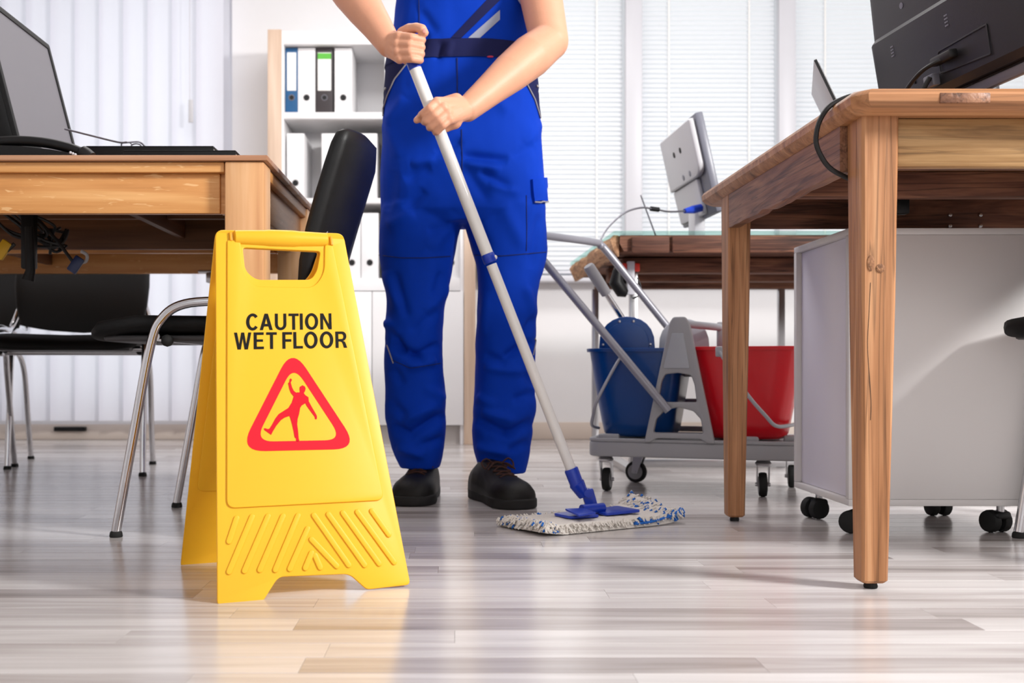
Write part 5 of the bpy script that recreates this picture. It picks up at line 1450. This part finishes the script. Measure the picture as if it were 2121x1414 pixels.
# creases of the cloth: x0, y0, x1, y1 (where the photo shows them), width, height; negative is a dent
folds = [
 (955, 322, 1055, 332, 9, -7), (960, 338, 1040, 352, 9, 5), (990, 352, 1060, 392, 9, -5), (1010, 380, 1075, 400, 9, 4), (965, 350, 1012, 418, 12, -5),
 (895, 345, 835, 372, 11, -3.5), (905, 330, 850, 340, 9, 3.5), (880, 390, 838, 436, 12, -4), (860, 440, 800, 470, 14, 4), (958, 290, 900, 318, 10, -4),
 (1125, 250, 1085, 300, 12, 3), (1105, 300, 1060, 330, 12, -3), (800, 250, 830, 330, 12, 3), (815, 350, 800, 440, 12, -3),
 (945, 440, 890, 520, 14, 4), (930, 470, 885, 480, 10, -4), (975, 460, 1010, 520, 12, -4), (1040, 420, 1090, 520, 16, 4), (1120, 440, 1100, 560, 10, -4),
 (795, 560, 830, 640, 12, 5), (815, 560, 845, 660, 9, -5), (930, 590, 880, 650, 12, 4), (905, 640, 850, 690, 10, -4), (915, 560, 900, 620, 9, -4),
 (806, 672, 838, 735, 8, -8), (806, 712, 882, 748, 9, -9), (822, 700, 800, 660, 9, 6), (850, 742, 912, 712, 8, -6), (840, 760, 905, 745, 10, 6), (812, 760, 835, 800, 10, -4),
 (1040, 742, 1104, 706, 9, -9), (1070, 730, 1106, 655, 8, -6), (1000, 735, 1050, 755, 9, -5), (1000, 760, 1085, 768, 10, 5), (1085, 770, 1108, 800, 9, -4), (1090, 590, 1108, 660, 9, 5), (1010, 600, 1000, 700, 12, 4),
 (808, 882, 862, 905, 10, -8), (850, 898, 922, 856, 10, -9), (830, 872, 905, 838, 11, 6), (820, 925, 880, 945, 10, 6), (870, 925, 922, 905, 9, -5), (806, 830, 845, 868, 10, -5), (880, 800, 920, 830, 10, 4),
 (985, 868, 1055, 902, 10, -8), (1040, 905, 1106, 872, 10, -9), (995, 850, 1070, 872, 11, 6), (985, 925, 1060, 940, 10, 6), (1050, 935, 1098, 915, 9, -5), (1060, 830, 1108, 812, 10, -5), (985, 820, 1030, 840, 10, 4),
 (870, 20, 905, 70, 10, -3), (885, 60, 872, 110, 9, -4), (915, 85, 905, 125, 7, -4), (935, 85, 925, 118, 7, 3), (840, 200, 800, 260, 14, 4), (1000, 180, 1060, 235, 14, 3),
]
front = np.clip(0.35 - no[:, 1], 0, 1)
for (x0_, y0_, x1_, y1_, w_, h_) in folds:
    dxs, dys = x1_ - x0_, y1_ - y0_; L2 = dxs * dxs + dys * dys
    k = np.clip(((px_ - x0_) * dxs + (py_ - y0_) * dys) / L2, 0, 1)
    d2 = (px_ - x0_ - k * dxs) ** 2 + (py_ - y0_ - k * dys) ** 2
    tap = np.clip(1 - (2 * k - 1) ** 4, 0.15, 1)
    disp += h_ * 0.0021 * np.exp(-d2 / (w_ * w_)) * tap * np.minimum(front * 1.6, 1)
for i in range(nv):
    q = co[i]
    disp[i] += 0.006 * mnoise.noise(Vector((q[0] * 9, q[1] * 9, q[2] * 7))) + 0.0016 * mnoise.noise(Vector((q[0] * 30, q[1] * 30, q[2] * 22)))
# seams pressed in: knee panels and fly
def seam(x0_, y0_, x1_, y1_, w_=3.0, h_=0.0014):
    dxs, dys = x1_ - x0_, y1_ - y0_; L2 = dxs * dxs + dys * dys
    k = np.clip(((px_ - x0_) * dxs + (py_ - y0_) * dys) / L2, 0, 1)
    d2 = (px_ - x0_ - k * dxs) ** 2 + (py_ - y0_ - k * dys) ** 2
    return -h_ * np.exp(-d2 / (w_ * w_)) * np.minimum(front * 1.6, 1)
co2 = co + no * disp[:, None]
ome.vertices.foreach_set('co', co2.reshape(-1)); ome.update()
ome.materials.clear()
OV = link('overalls', ome, M['overall'], PERSON, sharp=180)
bvh = BVHTree.FromPolygons([Vector(c) for c in co2], [tuple(p.vertices) for p in ome.polygons])
CAM = Vector((0, 0, H))
def hit(x, y, off=0.001):
    d_ = Vector(((x - CX) / F, 1.0, (CY - y) / F)).normalized()
    for k in range(16):
        loc, nrm, _, _ = bvh.ray_cast(CAM, d_)
        if loc is not None: return loc + nrm * off, nrm
        x += 2 if x < 955 else -2
        d_ = Vector(((x - CX) / F, 1.0, (CY - y) / F)).normalized()
    return None, None
def lerp_line(line, n):
    ln = [Vector((p[0], p[1])) for p in line]; tot = sum((b_ - a).length for a, b_ in zip(ln, ln[1:])); out = []
    for k in range(n + 1):
        s = tot * k / n
        for a, b_ in zip(ln, ln[1:]):
            l = (b_ - a).length
            if s <= l + 1e-9: out.append(a + (b_ - a) * (s / l if l else 0)); break
            s -= l
        else: out.append(ln[-1])
    return out
def cloth_patch(name, left, right, m_, nl=12, nw=5, thick=0.002, parent=OV):
    """thin patch of cloth lying on the garment between two lines"""
    A, B = lerp_line(left, nl), lerp_line(right, nl)
    top, bot = [], []
    for a, b_ in zip(A, B):
        for k in range(nw + 1):
            q = a + (b_ - a) * (k / nw)
            p, n = hit(q.x, q.y, 0.0)
            if p is None: p, n = top[-1], Vector((0, -1, 0))
            top.append(p + n * (thick + 0.0006)); bot.append(p - n * 0.001)
    W = nw + 1; K = len(top); fs = []
    for i in range(nl):
        for k in range(nw):
            q = (i * W + k, i * W + k + 1, (i + 1) * W + k + 1, (i + 1) * W + k); fs.append(q); fs.append(tuple(K + z for z in reversed(q)))
    for i in range(nl):
        for k in (0, nw): fs.append((i * W + k, (i + 1) * W + k, K + (i + 1) * W + k, K + i * W + k))
    for k in range(nw):
        for i in (0, nl): fs.append((i * W + k, i * W + k + 1, K + i * W + k + 1, K + i * W + k))
    return MB().add(top + bot, fs).build(name, m_, parent, sharp=60)
def cord(name, line, m_, r=0.0016, n=16, off=0.001):
    pts = [hit(q.x, q.y, off)[0] for q in lerp_line(line, n)]
    pts = [p for p in pts if p is not None]
    return MB().tube(pts, r, 6).build(name, m_, OV)
# waistband: a belt of cloth cut from the garment's own shape
bm = bmesh.new(); bm.from_mesh(ome)
za, zb = H + (CY - 118) * 2.712 / F, H + (CY - 80) * 2.712 / F
bmesh.ops.bisect_plane(bm, geom=list(bm.verts) + list(bm.edges) + list(bm.faces), plane_co=(0, 0, za), plane_no=(0, 0, -1), clear_outer=True)
bmesh.ops.bisect_plane(bm, geom=list(bm.verts) + list(bm.edges) + list(bm.faces), plane_co=(0, 0, zb), plane_no=(0, 0, 1), clear_outer=True)
bm.normal_update()
for v in bm.verts: v.co += v.normal * 0.0035
me = bpy.data.meshes.new('waistband'); bm.to_mesh(me); bm.free()
link('waistband', me, M['navy'], OV, sharp=60)
# side pockets in navy, edged with grey piping
cloth_patch('side_pocket', [(799, 128), (797, 165), (793, 200), (789, 240)], [(842, 134), (818, 165), (803, 200), (791, 240)], M['navy'])
cord('pocket_piping', [(842, 134), (818, 165), (803, 200), (791, 240)], M['piping'], 0.0020, off=0.003)
cloth_patch('side_pocket', [(1074, 150), (1092, 178), (1106, 205), (1118, 245)], [(1113, 150), (1116, 178), (1119, 205), (1121, 245)], M['navy'])
cord('pocket_piping', [(1074, 150), (1092, 178), (1106, 205), (1118, 245)], M['piping'], 0.0020, off=0.003)
MB().ball(hit(1110, 179, 0.004)[0], 0.004, 8).build('rivet', M['steel'], OV)
MB().ball(hit(801, 184, 0.004)[0], 0.004, 8).build('rivet', M['steel'], OV)
# bib stripes
cloth_patch('bib_stripe', [(934, 79), (1012, -4), (1040, -34)], [(955, 79), (1034, 2), (1060, -24)], M['navy'], 14, 4, 0.0015)
cloth_patch('reflective_stripe', [(970, 79), (1035, 21)], [(994, 79), (1035, 41)], M['reflective'], 14, 4, 0.0015)
cord('bib_seam', [(868, -10), (869, 78)], M['seam'], 0.0012)
cord('fly_seam', [(947, 120), (947, 196)], M['seam'], 0.0016)
cord('centre_seam', [(956, 268), (957, 330), (957, 420)], M['seam'], 0.0012)
cord('knee_seam', [(786, 528), (830, 534), (880, 534), (942, 530)], M['seam'], 0.0012)
cord('knee_seam', [(984, 528), (1040, 530), (1130, 522)], M['seam'], 0.0012)
cord('knee_seam', [(812, 745), (850, 762), (912, 752)], M['seam'], 0.0010)
cord('side_seam', [(1090, 404), (1091, 470), (1090, 520)], M['seam'], 0.0010)
cord('knee_piping', [(802, 715), (808, 732), (815, 752)], M['piping'], 0.0018)
cord('knee_piping', [(1104, 735), (1108, 715), (1110, 700)], M['piping'], 0.0018)
MB().ball(hit(1015, 118.5, 0.004)[0], 0.004, 8, (2.2, 0.5, 0.7)).build('fabric_tab', M['redtag'], OV)
fl_ = cloth_patch('cargo_flap', [(1099, 372), (1101, 398), (1104, 420)], [(1127, 368), (1129, 392), (1131, 416)], M['overall'], 10, 6, 0.008)
cord('flap_piping', [(1104, 421), (1118, 421), (1131, 417)], M['piping'], 0.0020, off=0.008)
# shoulder straps of the bib
for s in (-1, 1):
    MB().tube(cr([(0.10 * s, 2.735, 1.40), (0.11 * s, 2.745, 1.50), (0.115 * s, 2.82, 1.565), (0.105 * s, 2.905, 1.50), (0.09 * s, 2.935, 1.40)], 6), 0.022, 10, flat=0.25, up=(0, -1, 0.2)).build('strap', M['overall'], OV)

# ---------------------------------------------------------------- body: one skin from head to hands
sk = MB()
shR, elR, wrR = Vector((-0.195, 2.82, 1.475)), Vector((-0.288, 2.545, 1.285)), P(806, 93, 2.430)
shL, elL, wrL = Vector((0.195, 2.82, 1.455)), Vector((0.222, 2.60, 1.148)), P(968, 226, 2.452)
def limb(a, b_, radii, bow=Vector((0, 0, 0))):
    n = len(radii); pts = [a + (b_ - a) * (k / (n - 1)) + bow * math.sin(math.pi * k / (n - 1)) for k in range(n)]
    for k in range(n - 1): sk.cone(pts[k], radii[k], pts[k + 1], radii[k + 1], 40)
limb(shR, elR, [0.058, 0.056, 0.050, 0.044])
limb(elR, wrR, [0.044, 0.0475, 0.044, 0.036, 0.0285], Vector((0.004, 0, 0.002)))
limb(shL, elL, [0.058, 0.056, 0.052, 0.047])
limb(elL, wrL, [0.046, 0.0515, 0.0465, 0.037, 0.0290], Vector((0.003, 0, 0.004)))
sk.ball(elL + Vector((0.024, -0.004, -0.006)), 0.022, 12)        # elbow point
# torso, neck, head (above the frame, so that the figure is whole)
for (z0, hx, hy) in ((0.95, 0.14, 0.095), (1.05, 0.13, 0.09), (1.20, 0.135, 0.092), (1.32, 0.145, 0.098), (1.42, 0.14, 0.092)):
    sk.ball((0.0, 2.83, z0), 1.0, 20, (hx, hy, 0.11))
sk.cone((-0.14, 2.83, 1.475), 0.055, (0.14, 2.83, 1.475), 0.055)
sk.cone((0, 2.83, 1.50), 0.058, (0, 2.82, 1.60), 0.054)
hd = Vector((0.005, 2.80, 1.70))
sk.ball(hd, 1.0, 24, (0.074, 0.094, 0.112))
sk.ball(hd + Vector((0, -0.02, -0.055)), 1.0, 20, (0.056, 0.068, 0.062))
sk.cone(hd + Vector((0, -0.092, 0.0)), 0.009, hd + Vector((0, -0.106, -0.034)), 0.014)
for s in (-1, 1):
    sk.ball(hd + Vector((0.075 * s, 0.008, -0.008)), 1.0, 12, (0.010, 0.018, 0.030))
    sk.ball(hd + Vector((0.031 * s, -0.080, 0.020)), 1.0, 12, (0.024, 0.014, 0.010))
sk.ball(hd + Vector((0, -0.086, -0.062)), 1.0, 12, (0.026, 0.010, 0.008))

# ----- hand on top of the pole: fist seen from its back, thumb over the top
def finger(pts, radii):
    q = [P(*p) for p in pts]
    for k in range(len(q) - 1): sk.cone(q[k], radii[k], q[k + 1], radii[k + 1], 14)
kn = [(826, 76), (822, 91), (823, 107), (828, 121)]
pip = [(873, 82), (872, 97), (871, 111), (869, 124)]
for k in range(4):
    r = [0.0112, 0.0092, 0.0086, 0.0080] if k < 3 else [0.0102, 0.0084, 0.0079, 0.0074]
    a, b_ = kn[k], pip[k]
    finger([(a[0], a[1], 2.390), (a[0] + 26, a[1] + 1, 2.372), (b_[0], b_[1], 2.382), (b_[0] + 2, b_[1] + 1, 2.405), (b_[0] - 12, b_[1] + 3, 2.424), (b_[0] - 24, b_[1] + 4, 2.424)], [r[0], r[1] * 1.04, r[1], r[2], r[2], r[3]])
    q0, q1 = wrR, P(a[0], a[1], 2.392)
    sk.cone(q0, 0.0245, q0 + (q1 - q0) * 0.55, 0.0185, 14); sk.cone(q0 + (q1 - q0) * 0.55, 0.0185, q1, 0.0125, 14)
    sk.ball(P(a[0] + 1, a[1], 2.387), 0.0122, 12)                       # knuckle
finger([(818, 100, 2.425), (836, 70, 2.415), (848, 60, 2.395)], [0.020, 0.0165, 0.0125])
finger([(846, 61, 2.398), (862, 57, 2.382), (874, 60, 2.374), (880, 68, 2.376)], [0.0125, 0.0108, 0.0108, 0.0088])
sk.cone(P(812, 100, 2.43), 0.024, P(838, 108, 2.425), 0.017)
sk.cone(P(838, 84, 2.43), 0.014, P(842, 122, 2.43), 0.013)
# ----- hand lower on the pole: back of the hand, fingers slanting down to the left
kn2 = [(905, 212), (918, 222), (927, 234), (931, 247)]
pip2 = [(876, 236), (882, 250), (893, 262), (905, 272)]
for k in range(4):
    a, b_ = kn2[k], pip2[k]
    r = [0.0114, 0.0095, 0.0088, 0.0082] if k < 3 else [0.0102, 0.0085, 0.0079, 0.0074]
    ma = ((a[0] + b_[0]) / 2, (a[1] + b_[1]) / 2)
    finger([(a[0], a[1], 2.388), (ma[0], ma[1], 2.376), (b_[0], b_[1], 2.386), (b_[0] - 3, b_[1] + 2, 2.408), (b_[0] + 8, b_[1] - 3, 2.428), (b_[0] + 22, b_[1] - 9, 2.430)], [r[0], r[1] * 1.04, r[1], r[2], r[2], r[3]])
    q0, q1 = wrL, P(a[0], a[1], 2.392)
    sk.cone(q0, 0.0250, q0 + (q1 - q0) * 0.55, 0.0200, 14); sk.cone(q0 + (q1 - q0) * 0.55, 0.0200, q1, 0.0128, 14)
    sk.ball(P(a[0], a[1], 2.386), 0.0124, 12)
sk.cone(P(940, 250, 2.42), 0.020, P(925, 262, 2.425), 0.013)             # heel of the hand
# thumb wraps behind the pole, its tip shows at the far side
finger([(945, 208, 2.440), (918, 214, 2.440), (892, 228, 2.434), (872, 242, 2.420), (863, 249, 2.408)], [0.0170, 0.0145, 0.0112, 0.0098, 0.0078])
bme = remesh(sk, 0.0024, 2, 0.35)
bme.materials.clear()
BODY = link('body', bme, M['skin'], PERSON, sharp=180)
q = P(879, 64, 2.3660)
MB().ball(q, 1.0, 10, (0.0050, 0.0025, 0.0065)).build('thumb_nail', M['nail'], BODY)
for s in (-1, 1):
    e = MB().ball(hd + Vector((0.031 * s, -0.083, 0.008)), 0.011, 14).build('eye', mat('eye_white', rgb(236, 232, 228), 0.2), BODY)
    MB().ball(hd + Vector((0.031 * s, -0.0925, 0.008)), 0.0045, 10).build('iris', M['hair'], e)
hm = MB()
hm.ball(hd + Vector((0, 0.014, 0.022)), 1.0, 24, (0.081, 0.094, 0.104))
hme = remesh(hm, 0.006, 2)
bm = bmesh.new(); bm.from_mesh(hme)
bmesh.ops.bisect_plane(bm, geom=list(bm.verts) + list(bm.edges) + list(bm.faces), plane_co=hd + Vector((0, -0.062, 0.045)), plane_no=(0, -0.62, -0.78), clear_outer=True)
for v in bm.verts: v.co += v.normal * 0.004 * mnoise.noise(v.co * 60)
bm.to_mesh(hme); bm.free(); hme.materials.clear()
link('hair', hme, M['hair'], PERSON, sharp=180)
# shirt under the bib
sh = MB()
for (z0, hx, hy) in ((1.24, 0.146, 0.104), (1.32, 0.155, 0.108), (1.42, 0.152, 0.104)):
    sh.ball((0.0, 2.83, z0), 1.0, 20, (hx, hy, 0.10))
sh.cone((-0.16, 2.83, 1.478), 0.066, (0.16, 2.83, 1.478), 0.066)
sh.cone((0, 2.83, 1.50), 0.066, (0, 2.83, 1.535), 0.064)
sh.cone(shR, 0.070, shR + (elR - shR) * 0.45, 0.066); sh.cone(shL, 0.070, shL + (elL - shL) * 0.40, 0.066)
sme = remesh(sh, 0.006, 5); sme.materials.clear()
link('shirt', sme, M['shirt'], PERSON, sharp=180)

# ---------------------------------------------------------------- safety shoes
def shoe(toe, ang, label):
    """toe: floor point under the toe tip; ang: heading of the foot, 0 = towards the camera"""
    f = Vector((math.sin(ang), -math.cos(ang), 0)); r_ = Vector((math.cos(ang), math.sin(ang), 0))
    L_ = 0.29
    Fo = frame(Vector((toe.x, toe.y, 0)) - f * L_, r_, f, zz)
    sec = [(0.004, 0.022, 0.062), (0.014, 0.036, 0.088), (0.05, 0.041, 0.108), (0.095, 0.042, 0.112), (0.13, 0.044, 0.100), (0.165, 0.049, 0.083), (0.20, 0.054, 0.074), (0.235, 0.055, 0.069), (0.262, 0.050, 0.061), (0.279, 0.038, 0.048), (0.287, 0.022, 0.034)]
    rings = []
    for (y, hw, h) in sec:
        ring = []
        for j in range(28):
            a = 2 * math.pi * j / 28; c, s = math.cos(a), math.sin(a)
            sx = math.copysign(abs(c) ** 0.62, c) * hw
            sz = 0.020 + (h - 0.020) * (abs(s) ** 0.72) if s > 0 else 0.020 - 0.004 * abs(s)
            sx *= 1.0 if s <= 0 else 1 - 0.34 * (abs(s) ** 3) * (1 if y < 0.20 else 0.5)
            ring.append((sx + 0.006 * math.sin(y * 9), y, sz))
        rings.append(ring)
    s_ = plabel(MB().loft(rings, M=Fo).build('shoe', M['shoe'], PERSON, sharp=60), label)
    out = []
    wid = [(0.0, 0.026), (0.02, 0.038), (0.06, 0.042), (0.12, 0.042), (0.18, 0.053), (0.225, 0.059), (0.262, 0.053), (0.284, 0.036), (0.292, 0.018)]
    right_ = [(w + 0.006 * math.sin(y * 9), y) for y, w in wid]; left_ = [(-w + 0.006 * math.sin(y * 9), y) for y, w in reversed(wid)]
    v_, f_ = plate(right_ + left_, (), 0.026, 0.005)
    MB().add(v_, f_, Fo).build('sole', M['sole'], s_)
    # laces
    def vamp(x, y):
        _, hw, h = interp(sec, y); return Fo @ Vector((x + 0.006 * math.sin(y * 9), y, h * (1 - 0.25 * (x / hw) ** 2) + 0.0015))
    la = MB()
    for k in range(4):
        y = 0.112 + 0.022 * k
        la.tube(cr([vamp(-0.024, y), vamp(-0.008, y + 0.008), vamp(0.008, y + 0.014), vamp(0.024, y + 0.022)], 4), 0.0022, 6)
        la.tube(cr([vamp(0.024, y), vamp(0.008, y + 0.008), vamp(-0.008, y + 0.014), vamp(-0.024, y + 0.022)], 4), 0.0022, 6)
    for sd in (-1, 1):
        c = vamp(0.012 * sd, 0.125)
        la.tube(cr([c, c + r_ * 0.018 * sd + zz * 0.012, c + r_ * 0.032 * sd + zz * 0.002, c + r_ * 0.026 * sd - zz * 0.012 + f * 0.012, c + r_ * 0.010 * sd], 5), 0.0022, 6)
        la.tube(cr([c, c + r_ * 0.010 * sd + f * 0.02, c + r_ * 0.026 * sd + f * 0.03 - zz * 0.014], 5), 0.0022, 6)
    la.build('laces', M['lace'], s_)
    v_, f_ = plate([(0.030 * math.cos(2 * math.pi * k / 20), 0.030 * math.sin(2 * math.pi * k / 20)) for k in range(20)], (), 0.004, 0.001)
    return s_
shoe(G(842, 1049), math.radians(-9), 'black leather shoe with dark brown laces')
shoe(G(1078, 1056), math.radians(20), 'black leather shoe with brown laces turned outwards')

bpy.context.view_layer.update()
